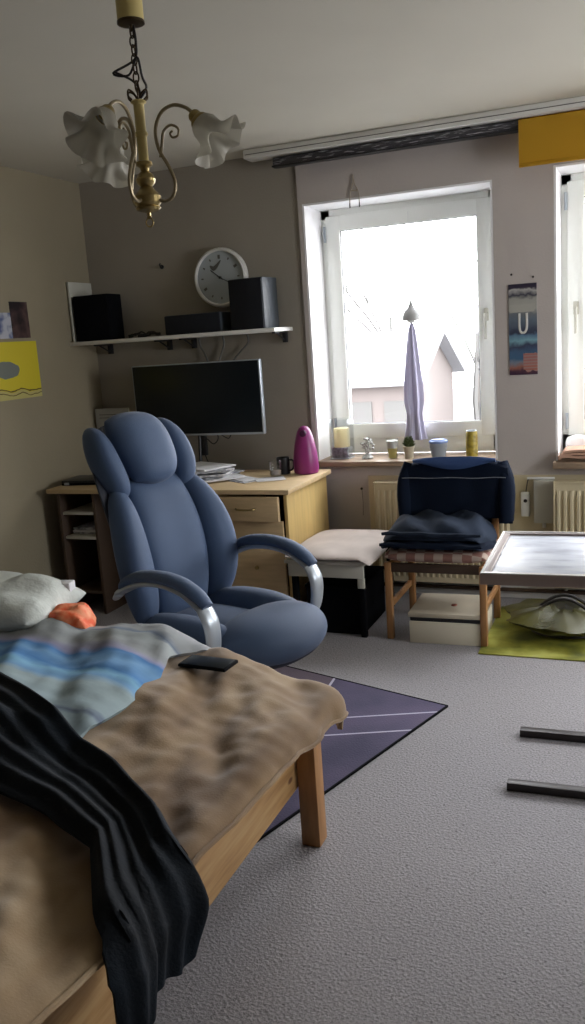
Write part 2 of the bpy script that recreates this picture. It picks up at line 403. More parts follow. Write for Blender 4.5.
# window wall in one mesh: beige left field, lilac field round the windows (slightly proud)
bm = bmesh.new(); Y2 = YW + .34
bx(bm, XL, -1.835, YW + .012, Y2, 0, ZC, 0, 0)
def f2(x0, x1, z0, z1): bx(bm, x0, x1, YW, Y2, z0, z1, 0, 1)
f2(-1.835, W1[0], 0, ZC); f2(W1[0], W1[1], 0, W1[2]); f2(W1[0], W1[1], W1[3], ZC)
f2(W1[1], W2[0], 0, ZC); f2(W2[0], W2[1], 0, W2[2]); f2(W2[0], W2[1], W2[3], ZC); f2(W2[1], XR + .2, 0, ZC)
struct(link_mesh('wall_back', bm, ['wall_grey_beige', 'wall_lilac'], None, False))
# cream painted niche strip behind the radiators
struct(box('trim_1', 'cream', None, -1.50, XR - .01, YW - .008, YW - .0005, 0.10, 0.695, 0.002))
struct(box('baseboard_back', 'white', None, -1.66, XR - .01, YW - .02, YW - .0005, 0, 0.075, 0.004))
struct(box('baseboard_left', 'wood_dark', None, XL + .0005, XL + .014, YB + .02, YW - .03, 0, 0.06, 0.004))

def window(idx, W, sash_splits, handles, gap=0.028):
    x0, x1, z0, z1 = W; yf = YW + DEP
    root = thing('window_%d' % idx, '', ''); del root['label'], root['category']; struct(root)
    bm = bmesh.new(); e = 0.004; t = 0.012
    bx(bm, x0 + e/9, x0 + t, YW + .001, yf, z0 + .001, z1 - .001); bx(bm, x1 - t, x1 - e/9, YW + .001, yf, z0 + .001, z1 - .001); bx(bm, x0 + t, x1 - t, YW + .001, yf, z1 - t, z1 - .001)
    link_mesh('window_reveal', bm, 'reveal', root, False)
    bm = bmesh.new(); fw = 0.055
    bx(bm, x0 + t, x0 + t + fw, yf - .01, yf + .05, z0 + .02, z1 - t, .004); bx(bm, x1 - t - fw, x1 - t, yf - .01, yf + .05, z0 + .02, z1 - t, .004)
    bx(bm, x0 + t, x1 - t, yf - .01, yf + .05, z1 - t - fw, z1 - t, .004); bx(bm, x0 + t, x1 - t, yf - .01, yf + .05, z0 + .01, z0 + .112, .004)
    link_mesh('window_frame', bm, 'upvc', root)
    for k in range(len(sash_splits) - 1):
        a, b = sash_splits[k], sash_splits[k + 1]; sw = 0.085
        zz0, zz1 = z0 + .105, z1 - .05
        bm = bmesh.new()
        bx(bm, a, a + sw, yf - .028, yf + .035, zz0, zz1, .006); bx(bm, b - sw, b, yf - .028, yf + .035, zz0, zz1, .006)
        bx(bm, a + sw - .004, b - sw + .004, yf - .027, yf + .035, zz1 - sw, zz1, .005); bx(bm, a + sw - .004, b - sw + .004, yf - .027, yf + .035, zz0, zz0 + sw, .005)
        sh = link_mesh('sash', bm, 'upvc', root)
        bm = bmesh.new(); g = .006
        A, B, Z0, Z1 = a + sw - .002, b - sw + .002, zz0 + sw - .002, zz1 - sw + .002
        for q in ((A, A + g, Z0, Z1), (B - g, B, Z0, Z1), (A, B, Z0, Z0 + g), (A, B, Z1 - g, Z1)): bx(bm, q[0], q[1], yf - .018, yf - .008, q[2], q[3])
        part(link_mesh('gasket', bm, mat('grey_gasket', (0.10, 0.11, 0.13), 0.6), sh), 'grey rubber gasket')
        bm = bmesh.new(); bx(bm, A, B, yf, yf + .006, Z0, Z1)
        link_mesh('pane', bm, 'pane', sh)
        hx = handles[k]
        if hx is not None:
            bm = bmesh.new(); bx(bm, hx - .014, hx + .014, yf - .037, yf - .027, 1.53, 1.60, .004)
            tube(bm, [(hx, yf - .03, 1.565), (hx, yf - .062, 1.565), (hx, yf - .068, 1.555), (hx, yf - .068, 1.43)], [.009, .009, .010, .008], 8)
            part(link_mesh('handle', bm, 'bench', sh), 'grey metal window handle')
        bm = bmesh.new()
        for hz in (zz0 + .08, zz1 - .10): tube(bm, [(a - .006, yf - .034, hz - .045), (a - .006, yf - .034, hz + .045)], .008, 8)
        link_mesh('hinge', bm, 'silver', sh)
    return root
window(1, W1, (-1.765, -0.80), [-0.842])
window(2, W2, (-0.405, 0.80, 2.005), [-0.362, 1.96])
def sill(name, m, W, y0, th, ov):
    o = thing(name, '', ''); del o['label'], o['category']
    return o
struct(box('trim_2', 'wood_sill', None, W1[0] + .001, W1[1] - .001, YW - .05, YW + DEP + .02, 0.755, 0.785, .006))
struct(box('trim_3', 'wood_sill', None, W2[0] - .01, W2[1] + .01, YW - .07, YW - .001, 0.735, 0.772, .005))
struct(box('trim_4', 'wood_sill', None, W2[0] + .013, W2[1] - .013, YW - .02, YW + DEP, 0.771, 0.785, .003))
# unseen window right of the frame, added for fill light
root = thing('window_3', '', ''); del root['label'], root['category']; struct(root)
bm = bmesh.new(); ya, yb, za, zb = SW
for q in ((ya, ya + .07, za, zb), (yb - .07, yb, za, zb), (ya, yb, za, za + .07), (ya, yb, zb - .07, zb), (3.11, 3.19, za, zb)):
    bx(bm, XR + .10, XR + .16, q[0], q[1], q[2], q[3], .004)
link_mesh('window_frame', bm, 'upvc', root)
bm = bmesh.new(); bx(bm, XR + .125, XR + .131, ya + .06, yb - .06, za + .06, zb - .06); link_mesh('pane', bm, 'pane', root)

# ceiling curtain rail and what hangs from it
o = thing('curtain_rail', 'long off-white curtain rail board along the ceiling above both windows', 'curtain rail', (-0.6, 4.66, ZC))
box('rail_board', 'white', o, -1.47, 2.7, -.035, .08, -.048, -.002, .004)
bm = bmesh.new(); bx(bm, -1.46, 2.69, -.036, -.0345, -.030, -.026); link_mesh('track_slot', bm, 'grey_cable', o)
o = thing('blind_bar', 'dark speckled blind bar hanging under the white curtain rail over the left window', 'blind', (-1.26, 4.70, 2.452))
m = mat('dark_blind_bar', (0.035, 0.033, 0.04), 0.5); g = NT(m); n_ = g.noise(3, 3, g.scaled((4, 1, 60)))
g.color(g.ramp(n_, [(0.0, (0.03, 0.028, 0.035)), (0.57, (0.035, 0.033, 0.04)), (0.62, (0.35, 0.35, 0.37)), (1, (0.4, 0.4, 0.42))]))
MT['blindbar'] = m
box('folded_slats', 'blindbar', o, -.66, .66, -.025, .025, -.012, .030, .006)
bm = bmesh.new(); bx(bm, -.665, .665, -.03, .03, -.02, -.011, .003); link_mesh('bottom_bar', bm, 'black_plastic', o)
for dx in (-.4, .4): box('bracket', 'black_plastic', o, dx - .02, dx + .02, -.02, .02, .028, .034, .002)
o = thing('roller_blind', 'ochre yellow roller blind pulled partly down over the right window', 'blind', (0.45, 4.69, 2.482))
bm = bmesh.new()
grid_surf(bm, lambda s, t: Vector((-1.05 + 2.1 * s, -.03 + 0.002 * math.sin(s * 30), -.005 - .205 * t)), 40, 8, .003); link_mesh('blind_fabric', bm, 'blind_yellow', o)
bm = bmesh.new(); tube(bm, [(-1.05, 0, -.012), (1.05, 0, -.012)], .017, 14); link_mesh('roller_tube', bm, 'blind_yellow', o)
bm = bmesh.new(); bx(bm, -1.05, 1.05, -.036, -.024, -.226, -.208, .003); link_mesh('bottom_bar', bm, 'blind_yellow', o)

# ================================================================== CHANDELIER
o = thing('chandelier', 'brass three-arm chandelier with frosted tulip glass shades hanging from the ceiling', 'chandelier', (-1.235, 2.12, 0))
ch = o; zb0 = 1.897   # bottom of the arms
bm = bmesh.new(); lathe(bm, [(0.0, ZC - .001), (.034, ZC - .001), (.034, 2.325), (.030, 2.325), (0, 2.327)], 24)
link_mesh('ceiling_canopy', bm, 'lamp_cream', o)
bm = bmesh.new(); lathe(bm, [(.0, 2.316), (.026, 2.316), (.0355, 2.318), (.0355, 2.324), (.0345, 2.325)], 24); part(link_mesh('canopy_ring', bm, 'dark_brass', o), 'dark brown ring')
bm = bmesh.new(); zz = 2.312; k = 0
tube(bm, [(0, 0, 2.318), (0, 0, 2.300)], .004, 8)
while zz > 2.165:
    pts = [(.008 * math.cos(a) if k % 2 else 0, 0 if k % 2 else .008 * math.cos(a), zz - .014 + .014 * math.sin(a)) for a in [2 * PI * i / 14 for i in range(15)]]
    tube(bm, pts, .0022, 6); zz -= .0215; k += 1
link_mesh('chain', bm, 'dark_brass', o)
bm = bmesh.new(); tube(bm, [(0.004, .004, 2.315), (.012, -.004, 2.27), (-.004, .006, 2.235), (-.055, -.02, 2.205), (-.02, 0, 2.20), (.014, -.01, 2.235), (.018, 0, 2.19), (.022, .01, 2.165), (.006, .003, 2.14)], .0032, 6, 6)
tube(bm, [(-.05, -.018, 2.207), (-.02, .01, 2.19), (0, .01, 2.165), (.003, 0, 2.14)], .003, 6, 6)
part(link_mesh('flex', bm, 'cable', o), 'black cable looped round the chain')
bm = bmesh.new()
for a in range(6):
    t_ = 2 * PI * a / 6; cs, sn = math.cos(t_), math.sin(t_)
    tube(bm, [(0, 0, 2.135), (.012 * cs, .012 * sn, 2.152), (.026 * cs, .026 * sn, 2.158), (.028 * cs, .028 * sn, 2.143), (.018 * cs, .018 * sn, 2.135)], .0025, 6, 5)
link_mesh('crown', bm, 'dark_brass', o)
bm = bmesh.new(); lathe(bm, [(0, 2.137), (.017, 2.135), (.021, 2.13), (.014, 2.125), (.0135, 2.06), (.017, 2.055), (.0175, 2.05), (.0135, 2.045), (.013, 1.985), (.016, 1.98)], 20); part(link_mesh('stem', bm, 'lamp_cream', o), 'cream tube')
bm = bmesh.new(); lathe(bm, [(.012, 1.987), (.021, 1.983), (.022, 1.975), (.012, 1.968), (.011, 1.96), (.020, 1.952), (.026, 1.940), (.024, 1.930), (.016, 1.922), (.020, 1.915), (.030, 1.905), (.036, 1.897), (.036, 1.880), (.030, 1.872), (.034, 1.868), (.030, 1.862), (.010, 1.856), (0, 1.855)], 28)
link_mesh('turned_base', bm, 'brass', o)
bm = bmesh.new(); lathe(bm, [(0, 1.858), (.006, 1.855), (.005, 1.848), (.008, 1.845), (.0, 1.840)], 12)
tube(bm, [(.011 * math.cos(a), 0, 1.831 + .011 * math.sin(a)) for a in [2 * PI * i / 16 for i in range(17)]], .0022, 6); link_mesh('finial_ring', bm, 'brass', o)
armp = [(.030, -.012), (.055, -.020), (.078, -.005), (.086, .035), (.070, .085), (.047, .135), (.042, .190), (.062, .238), (.098, .256), (.135, .244), (.160, .218)]
for az in (8, 150, 270):
    a = math.radians(az); d = Vector((math.cos(a), math.sin(a), 0))
    P = lambda r, z: d * r * .95 + Vector((0, 0, zb0 + z * .84))
    bm = bmesh.new(); tube(bm, [P(*q) for q in armp], .0048, 8, 6)
    ao = link_mesh('arm', bm, 'brass_arm', o)
    bm = bmesh.new(); tube(bm, [P(*q) for q in [(.050, .110), (.058, .150), (.066, .185), (.088, .200), (.108, .188), (.106, .168), (.090, .164), (.084, .176), (.092, .183)]], [.0042, .0038, .003, .003], 6, 6)
    link_mesh('scroll', bm, 'brass_arm', ao)
    ax = (d * 0.66 + Vector((0, 0, -0.75))).normalized(); bs = P(.150, .228)
    q = ax.to_track_quat('Z', 'Y').to_matrix() * .84
    bm = bmesh.new(); lathe(bm, [(0, 0), (.014, .002), (.020, .010), (.021, .022), (.029, .030), (.031, .040), (.027, .041)], 20, bs, q); link_mesh('socket_cup', bm, 'dark_brass' if az == 150 else 'brass', ao)
    bm = bmesh.new()
    def wv(r, z, a2):
        k = max(0, (z - .075) / .075); return r * (1 + .20 * k * math.cos(6 * a2)), z - .016 * k * math.cos(6 * a2 + .4)
    lathe(bm, [(.024, .032), (.034, .040), (.043, .058), (.046, .080), (.049, .100), (.059, .118), (.076, .132), (.090, .140), (.0895, .1385), (.074, .128), (.056, .113), (.046, .096), (.043, .078), (.040, .058), (.031, .043)], 60, bs, q, wv)
    part(link_mesh('glass_shade', bm, 'frosted', ao), 'frosted ruffled glass shade')

# ================================================================== WALL SHELF AND THINGS ON IT
ZS = 1.572
o = thing('wall_shelf', 'long white wall shelf above the monitor carrying the speakers', 'shelf', (-2.56, 4.67, ZS))
box('shelf_board', 'white', o, -.718, .645, -.14, .135, -.022, 0, .003)
for dx in (-.60, -.17, .0, .60):
    bm = bmesh.new(); bx(bm, dx - .010, dx + .010, .10, .138, -.085, -.022, .002); bx(bm, dx - .010, dx + .010, -.05, .138, -.032, -.022, .002)
    tube(bm, [(dx, .12, -.078), (dx, .0, -.03)], .005, 6); part(link_mesh('bracket', bm, 'black_plastic', o), 'black shelf bracket')
def speaker(name, lab, cat, x0, x1, y0, y1, z0, z1, grille=True, tilt=0):
    t = thing(name, lab, cat, ((x0 + x1) / 2, (y0 + y1) / 2, z0), math.radians(tilt)); w_, d_ = (x1 - x0) / 2, (y1 - y0) / 2; h = z1 - z0
    box('cabinet', 'speaker_side', t, -w_, w_, -d_, d_, 0, h, .006)
    bm = bmesh.new(); bx(bm, -w_ + .003, w_ - .003, -d_ - .012, -d_ - .0005, .003, h - .003, .004); link_mesh('grille', bm, 'speaker_blue', t)
    return t
speaker('bookshelf_speaker', 'tall dark bookshelf speaker with grey side at right end of the wall shelf', 'speaker', -2.205, -1.985, 4.60, 4.77, ZS, 1.855, tilt=-6)
speaker('centre_speaker', 'long low black speaker lying between the clock and the wall shelf', 'speaker', -2.64, -2.275, 4.60, 4.74, ZS, 1.685)
t = speaker('bookshelf_speaker', 'black square speaker in the corner at left end of the wall shelf', 'speaker', -3.252, -3.01, 4.575, 4.735, ZS, 1.845, tilt=3)
t.children[0].data.materials[0] = MT['matte_black']; t.children[1].data.materials[0] = MT['matte_black']
o = thing('picture_board', 'pale blank board leaning behind the black corner speaker', 'board', (-3.272, 4.67, ZS))
bm = bmesh.new(); bx(bm, 0, .014, -.115, .125, .001, .36, .003); link_mesh('board_panel', bm, mat('pale_board', (0.50, 0.50, 0.44), .6), o)
o = thing('cable_bundle', 'dark tangle of cables on the shelf right of the corner speaker', 'cables', (-2.82, 4.65, ZS))
bm = bmesh.new()
for q in range(3):
    tube(bm, [(-.11 + .22 * i / 9, .03 * nz(i * .9, q * 5) * 2, .006 + .022 * abs(nz(i * .8, q * 3 + 2)) * 2.0 + q * .006) for i in range(10)], .005, 6, 4)
link_mesh('cable_coil', bm, 'cable', o)
box('adapter', 'black_plastic', o, -.03, .02, -.03, .0, 0.0005, .022, .004)
# clock
o = thing('wall_clock', 'round white wall clock with grey face behind the right speaker', 'clock', (-2.335, 4.765, 1.885))
T = Matrix.Rotation(PI / 2, 3, 'X')
bm = bmesh.new(); lathe(bm, [(0, -.04), (.155, -.04), (.168, -.03), (.172, -.01), (.168, .012), (.158, .018), (.150, .010), (.150, -.002), (0, -.002)], 48, (0, 0, 0), T); link_mesh('clock_case', bm, 'white', o)
m = mat('clock_face', (0.42, 0.47, 0.50), 0.5); MT['clock_face'] = m
bm = bmesh.new(); lathe(bm, [(0, .0), (.150, .0)], 48, (0, -.001, 0), T)
fo = link_mesh('clock_face', bm, 'clock_face', o)
for h in range(12):
    bm = bmesh.new()
    a = h * PI / 6; big_ = 1 if h in (0, 2, 4, 8) else .6
    c_ = Vector((.118 * math.sin(a), -.003, .118 * math.cos(a)))
    bx(bm, -.007 * big_, .007 * big_, -.001, .001, -.011 * big_, .011 * big_, 0, 0, Matrix.Translation(c_) @ Matrix.Rotation(a, 4, 'Y'))
    link_mesh('hour_mark', bm, 'grey_cable', fo)
bm = bmesh.new()
# bird-like dark print on the upper dial
tube(bm, [(-.062, -.003, .072), (-.040, -.003, .055), (-.018, -.003, .068), (.010, -.003, .098)], [.003, .014, .010, .003], 8, 4, 0.12, (0.3, 0, 1))
link_mesh('printed_bird', bm, 'grey_cable', fo)
bm = bmesh.new(); bx(bm, -.0025, .0025, -.008, -.006, -.02, .075, 0, 0, Matrix.Rotation(math.radians(-52), 4, 'Y')); bx(bm, -.0018, .0018, -.011, -.009, -.02, .105, 0, 0, Matrix.Rotation(math.radians(118), 4, 'Y'))
lathe(bm, [(0, .013), (.008, .013), (.008, .0)], 12, (0, 0, 0), T); link_mesh('clock_hands', bm, 'black_plastic', o)
# hook
o = thing('wall_hook', 'small black screw hook in the wall left of the clock', 'hook', (-2.745, 4.812, 1.985))
bm = bmesh.new(); lathe(bm, [(0, 0), (.012, 0), (.013, .008), (.005, .012)], 14, (0, 0, 0), Matrix.Rotation(PI / 2, 3, 'X')); link_mesh('plate', bm, 'black_plastic', o)
bm = bmesh.new(); tube(bm, [(0, -.008, 0), (0, -.024, -.002), (0, -.030, .010), (0, -.024, .018)], .004, 8, 5); link_mesh('hook_pin', bm, 'black_plastic', o)

# ================================================================== DESK
DX0, DX1, DY0, DY1, DZ = -3.20, -1.692, 4.035, 4.70, 0.75
o = thing('desk', 'pale wood writing desk with drawer pedestal against the back wall', 'desk', (-2.46, 4.37, 0)); desk = o
ox, oy = -2.46, 4.37
def dbox(name, m, x0, x1, y0, y1, z0, z1, bev=.003, par=None): return box(name, m, par or o, x0 - ox, x1 - ox, y0 - oy, y1 - oy, z0, z1, bev)
dbox('desktop', 'wood', DX0, DX1, DY0, DY1, DZ - .026, DZ, .004)
part(dbox('side_panel', 'wood_yellow', DX1 - .045, DX1 - .025, DY0 + .035, DY1 - .02, 0, DZ - .027), 'yellow stained end panel')
dbox('side_panel', 'wood', -2.115, -2.095, DY0 + .05, DY1 - .02, 0, DZ - .027)
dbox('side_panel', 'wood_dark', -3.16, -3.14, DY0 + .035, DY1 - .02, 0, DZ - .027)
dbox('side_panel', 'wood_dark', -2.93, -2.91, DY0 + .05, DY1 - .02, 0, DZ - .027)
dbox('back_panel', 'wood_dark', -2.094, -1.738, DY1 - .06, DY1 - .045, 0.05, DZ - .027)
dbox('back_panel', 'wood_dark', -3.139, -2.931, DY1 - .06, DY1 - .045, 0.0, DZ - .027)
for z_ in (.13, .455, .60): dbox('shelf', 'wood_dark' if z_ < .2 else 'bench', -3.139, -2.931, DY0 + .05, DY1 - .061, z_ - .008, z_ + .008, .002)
dbox('pedestal_shelf', 'wood', -2.094, -1.738, DY0 + .06, DY1 - .061, .03, .05)
dr = dbox('drawer', 'wood', -2.125, -1.752, DY0 - .01, DY0 + .018, .583, .712, .004)
bm = bmesh.new(); bx(bm, -.345, -.02, -.30, .30, .60, .70, 0, 0, Matrix.Translation((.65 - .0, -.0, 0)) if False else None)
bm.free()
bm = bmesh.new()
hx = -1.935 - ox; hy = DY0 - .012 - oy
tube(bm, [(hx - .055, hy, .652), (hx - .045, hy - .018, .650), (hx, hy - .024, .648), (hx + .045, hy - .018, .650), (hx + .055, hy, .652)], .0045, 8, 4)
link_mesh('drawer_handle', bm, 'brass', dr)
door = dbox('door', 'wood', -2.105, -1.745, DY0 + .022, DY0 + .042, .045, .578, .003)
bm = bmesh.new(); lathe(bm, [(0, .022), (.010, .020), (.012, .012), (.006, .006), (.006, 0)], 16, (-1.905 - ox, DY0 + .022 - oy, .33), Matrix.Rotation(PI / 2, 3, 'X')); link_mesh('door_knob', bm, 'brass', door)
# papers in the left compartment
def paper_stack(name, lab, cat, c, w_, d_, h, n_, rz=0, m='paper_print', group=None, jitter=.012, seed=1):
    t = thing(name, lab, cat, c, rz, group); rnd = random.Random(seed)
    for i in range(n_):
        bm = bmesh.new(); a = rnd.uniform(-.25, .25) * (jitter / .012); dx, dy = rnd.uniform(-jitter, jitter), rnd.uniform(-jitter, jitter)
        T_ = Matrix.Translation((dx, dy, i * h)) @ Matrix.Rotation(a, 4, 'Z')
        T_ = T_
        def f(s, q, T_=T_, i=i, r1=rnd.uniform(0, 9)): return T_ @ Vector(((s - .5) * w_, (q - .5) * d_, h * .92 + .0 * nz(s * 3 + r1, q * 3)))
        grid_surf(bm, f, 6, 6, h * .86); link_mesh('sheet', bm, m if i % 2 == 0 else 'paper', t)
    return t
paper_stack('document_pile', 'pale papers lying in the open left desk compartment', 'papers', (-3.035, 4.28, .464), .18, .26, .012, 3, 0, 'paper_print', None, .006, 3)
paper_stack('magazine_pile', 'loose pile of magazines and letters on the desk below the monitor', 'magazines', (-2.33, 4.37, .7505), .32, .23, .009, 8, .25, 'paper_print', None, .055, 5)
paper_stack('letter', 'white letter lying right of the magazine pile on the desk', 'letter', (-2.08, 4.33, .7505), .16, .11, .003, 2, -.3, 'paper_print', None, .02, 8)
paper_stack('leaflet', 'white leaflets under the drinking glass at the desk corner', 'leaflet', (-1.93, 4.35, .7505), .16, .12, .0025, 2, .5, 'paper_print', None, .02, 11)
o = thing('notebook_computer', 'closed black laptop on the far left of the desk', 'laptop', (-3.04, 4.28, .7505), math.radians(8))
box('laptop_base', 'matte_black', o, -.15, .15, -.11, .11, 0, .014, .004); box('laptop_lid', 'black_plastic', o, -.15, .15, -.11, .11, .0145, .028, .004)
bm = bmesh.new(); bx(bm, -.13, -.10, -.118, -.1105, .004, .018, .002); part(link_mesh('plug', bm, 'silver', o), 'grey plug')
# monitor
o = thing('monitor', 'large dark flat monitor with silver bezel above the desk', 'monitor', (-2.475, 4.60, .75), math.radians(0))
bm = bmesh.new(); bx(bm, -.425, .425, -.006, .030, .225, .655, .006); part(link_mesh('casing', bm, 'silver', o), 'thin silver casing')
bm = bmesh.new(); bx(bm, -.417, .417, -.0085, -.0062, .238, .649, .001); part(link_mesh('screen', bm, 'screen', o), 'dark glossy screen')
bm = bmesh.new(); bx(bm, -.02, .02, .031, .055, .10, .45, .004); tube(bm, [(-.02, .015, .02), (-.02, .04, .30)], .010, 10); link_mesh('stand_neck', bm, 'black_plastic', o)
bm = bmesh.new(); bx(bm, -.12, .02, -.02, .10, 0.0005, .014, .005); link_mesh('stand_foot', bm, 'black_plastic', o)
bm = bmesh.new(); tube(bm, [(.10, .03, .24), (.11, .02, .20), (.07, .03, .17), (.02, .035, .20), (.0, .04, .12), (.03, .05, .02)], .0035, 6, 5); tube(bm, [(.2, .03, .24), (.17, .04, .20), (.12, .05, .22)], .003, 6, 5); link_mesh('cable', bm, 'cable', o)
# cables between shelf and monitor
for i, (x0, x1) in enumerate(((-2.52, -2.47), (-2.36, -2.40), (-2.20, -2.31))):
    bm = bmesh.new(); tube(bm, [(x0, 4.785, 1.548), (x0 + .0, 4.79, 1.50), ((x0 + x1) / 2, 4.79, 1.45), (x1, 4.78, 1.38), (x1, 4.77, 1.25)], .006, 6, 5)
    tag(link_mesh('cable', bm, 'grey_cable'), ('leftmost', 'middle', 'rightmost')[i] + ' of the grey cables hanging from the shelf down behind the monitor', 'cable', 'cables under the shelf')
# pale panel behind chair
o = thing('picture_card', 'white card panel standing on the desk in the corner left of the monitor', 'panel', (-3.13, 4.74, .75))
box('card', mat('white_card', (0.42, 0.42, 0.40), .7), o, -.13, .12, -.052, -.042, 0.0005, .40, .002); bm = bmesh.new()
for q in (.36, .34): bx(bm, -.10, .09, -.0535, -.0525, q, q + .004)
link_mesh('printed_lines', bm, 'grey_cable', o)
# vase
o = thing('humidifier_jug', 'tall magenta plastic jug with a spout hole on the desk corner', 'jug', (-1.797, 4.57, .7505))
bm = bmesh.new(); lathe(bm, [(0, 0), (.064, 0), (.070, .006), (.072, .03), (.071, .07), (.066, .12), (.057, .17), (.047, .215), (.037, .243), (.025, .260), (.010, .267), (0, .268)], 36, wave=lambda r, z, a: (r * (1 + .04 * math.cos(a)), z + r * .12 * (z > .2) * math.sin(a))); link_mesh('jug_body', bm, 'purple', o)
bm = bmesh.new(); lathe(bm, [(0, .004), (.015, .003), (.019, 0), (.021, -.006)], 20, (.010, -.042, .232), Matrix.Rotation(math.radians(58), 3, 'X')); part(link_mesh('spout_hole', bm, 'purple_dark', o), 'dark oval opening')
o = thing('drinking_glass', 'clear drinking glass on leaflets beside the magenta jug', 'glass', (-1.925, 4.43, .7565))
bm = bmesh.new(); lathe(bm, [(0, 0), (.030, 0), (.032, .004), (.036, .085), (.034, .085), (.030, .008), (0, .008)], 24); link_mesh('tumbler', bm, 'tumbler', o)
bm = bmesh.new(); lathe(bm, [(0, .009), (.029, .009), (.031, .035), (0, .035)], 24); link_mesh('drink', bm, mat('pale_drink', (.3, .26, .24), .3), o)
o = thing('coffee_mug', 'black mug behind the drinking glass on the desk', 'mug', (-1.925, 4.545, .7505))
bm = bmesh.new(); lathe(bm, [(0, 0), (.036, 0), (.038, .004), (.038, .095), (.035, .095), (.035, .01), (0, .01)], 24); link_mesh('mug_body', bm, 'black_plastic', o)
bm = bmesh.new(); tube(bm, [(.037, 0, .08), (.06, 0, .078), (.065, 0, .05), (.055, 0, .025), (.037, 0, .02)], .005, 8, 4); link_mesh('handle', bm, 'black_plastic', o)

# ================================================================== LEFT WALL PICTURES
def wallpic(name, lab, cat, y0, y1, z0, z1, m, th=.004):
    bm = bmesh.new(); bx(bm, XL + .001, XL + .001 + th, y0, y1, z0, z1, .0005); o_ = link_mesh(name, bm, m, None, False); tag(o_, lab, cat); return o_
m = mat('dark_photo', (0.02, 0.012, 0.016), 0.35); g = NT(m); g.color(g.ramp(g.noise(9, 2), [(0.45, (0.012, 0.008, 0.012)), (0.62, (0.10, 0.06, 0.055)), (0.8, (0.05, 0.03, 0.03))])); MT['dark_photo'] = m
wallpic('photo_print', 'narrow dark upright photo print pinned on the left wall', 'photo', 4.015, 4.165, 1.61, 1.81, 'dark_photo')
m = mat('blue_postcard', (0.4, 0.42, 0.5), 0.5); g = NT(m); g.color(g.ramp(g.noise(12, 2), [(0.4, (0.06, 0.09, 0.22)), (0.52, (0.42, 0.44, 0.50)), (0.8, (0.5, 0.5, 0.55))])); MT['postcard'] = m
wallpic('postcard', 'pale blue postcard cut by the left image edge beside the dark photo', 'postcard', 3.86, 4.012, 1.61, 1.75, 'postcard')
m = mat('yellow_poster', (0.7, 0.6, 0.02), 0.6); g = NT(m); p_ = g.xyz()
nn = g.math('MULTIPLY', g.math('SUBTRACT', g.noise(9, 2), .5), .10)
dy = g.math('DIVIDE', g.math('SUBTRACT', p_[1], 3.93), .10); dz = g.math('DIVIDE', g.math('SUBTRACT', p_[2], 1.44), .045)
d2 = g.math('ADD', g.math('ADD', g.math('MULTIPLY', dy, dy), g.math('MULTIPLY', dz, dz)), g.math('MULTIPLY', nn, 22))
blob = g.math('LESS_THAN', d2, 1.0)
zz_ = g.math('ADD', g.math('ADD', p_[2], g.math('MULTIPLY', nn, .5)), g.math('MULTIPLY', g.math('SUBTRACT', 4.2, p_[1]), .0))
line = g.band(zz_, 1.318, 1.326); line2 = g.band(zz_, 1.295, 1.300)
c = g.mix(g.math('MULTIPLY', g.math('LESS_THAN', zz_, 1.315), .7), (0.60, 0.50, 0.02), (0.42, 0.39, 0.20))
c = g.mix(blob, c, (0.16, 0.18, 0.16)); c = g.mix(g.math('MAXIMUM', line, line2), c, (0.10, 0.07, 0.01)); g.color(c); MT['yellow_poster'] = m
wallpic('poster', 'yellow poster with a grey blob motif on the left wall', 'poster', 3.55, 4.205, 1.275, 1.592, 'yellow_poster')

# ================================================================== THINGS ON / NEAR THE WINDOW WALL
# banner between windows
m = mat('blue_banner', (0.1, 0.12, 0.2), 0.45); g = NT(m); p_ = g.xyz()
v = g.math('DIVIDE', g.math('SUBTRACT', p_[2], 1.235), .47); u = g.math('DIVIDE', g.math('ADD', p_[0], .61), .0725)
vn = g.math('ADD', v, g.math('MULTIPLY', g.math('SUBTRACT', g.noise(28, 3), .5), .10))
c = g.ramp(vn, [(0.0, (0.05, 0.02, 0.05)), (0.05, (0.10, 0.04, 0.06)), (0.08, (0.34, 0.13, 0.09)), (0.13, (0.20, 0.24, 0.30)), (0.18, (0.05, 0.13, 0.24)), (0.26, (0.06, 0.12, 0.22)), (0.32, (0.05, 0.06, 0.11)), (0.37, (0.22, 0.42, 0.50)), (0.44, (0.12, 0.22, 0.33)), (0.47, (0.04, 0.05, 0.09)), (0.60, (0.13, 0.17, 0.22)), (0.68, (0.18, 0.20, 0.22)), (0.72, (0.42, 0.42, 0.38)), (0.84, (0.36, 0.36, 0.33)), (0.88, (0.03, 0.03, 0.06)), (0.93, (0.48, 0.48, 0.46)), (0.955, (0.04, 0.03, 0.06)), (1.0, (0.03, 0.025, 0.05))])
red = g.math('MULTIPLY', g.math('GREATER_THAN', u, 0.0), g.band(vn, .04, .24)); stripe = g.math('GREATER_THAN', g.math('SINE', g.math('MULTIPLY', v, 190)), 0)
c = g.mix(g.math('MULTIPLY', red, .8), c, (0.45, 0.16, 0.11)); c = g.mix(g.math('MULTIPLY', g.math('MULTIPLY', red, stripe), .5), c, (0.35, 0.30, 0.30))
g.color(c); MT['banner'] = m
o = thing('wall_banner', 'narrow upright blue printed banner hanging between the two windows', 'banner', (-.61, YW - .001, 1.235))
bm = bmesh.new(); bx(bm, -.0725, .0725, -.005, 0, 0, .47, .001); b_ = link_mesh('printed_sheet', bm, 'banner', o, False)
g_off = -0  # the pattern uses world-like coordinates: keep them by shifting the mesh data
b_.data.transform(Matrix.Translation((-.61, 0, 1.235))); b_.location = (.61, 0, -1.235)
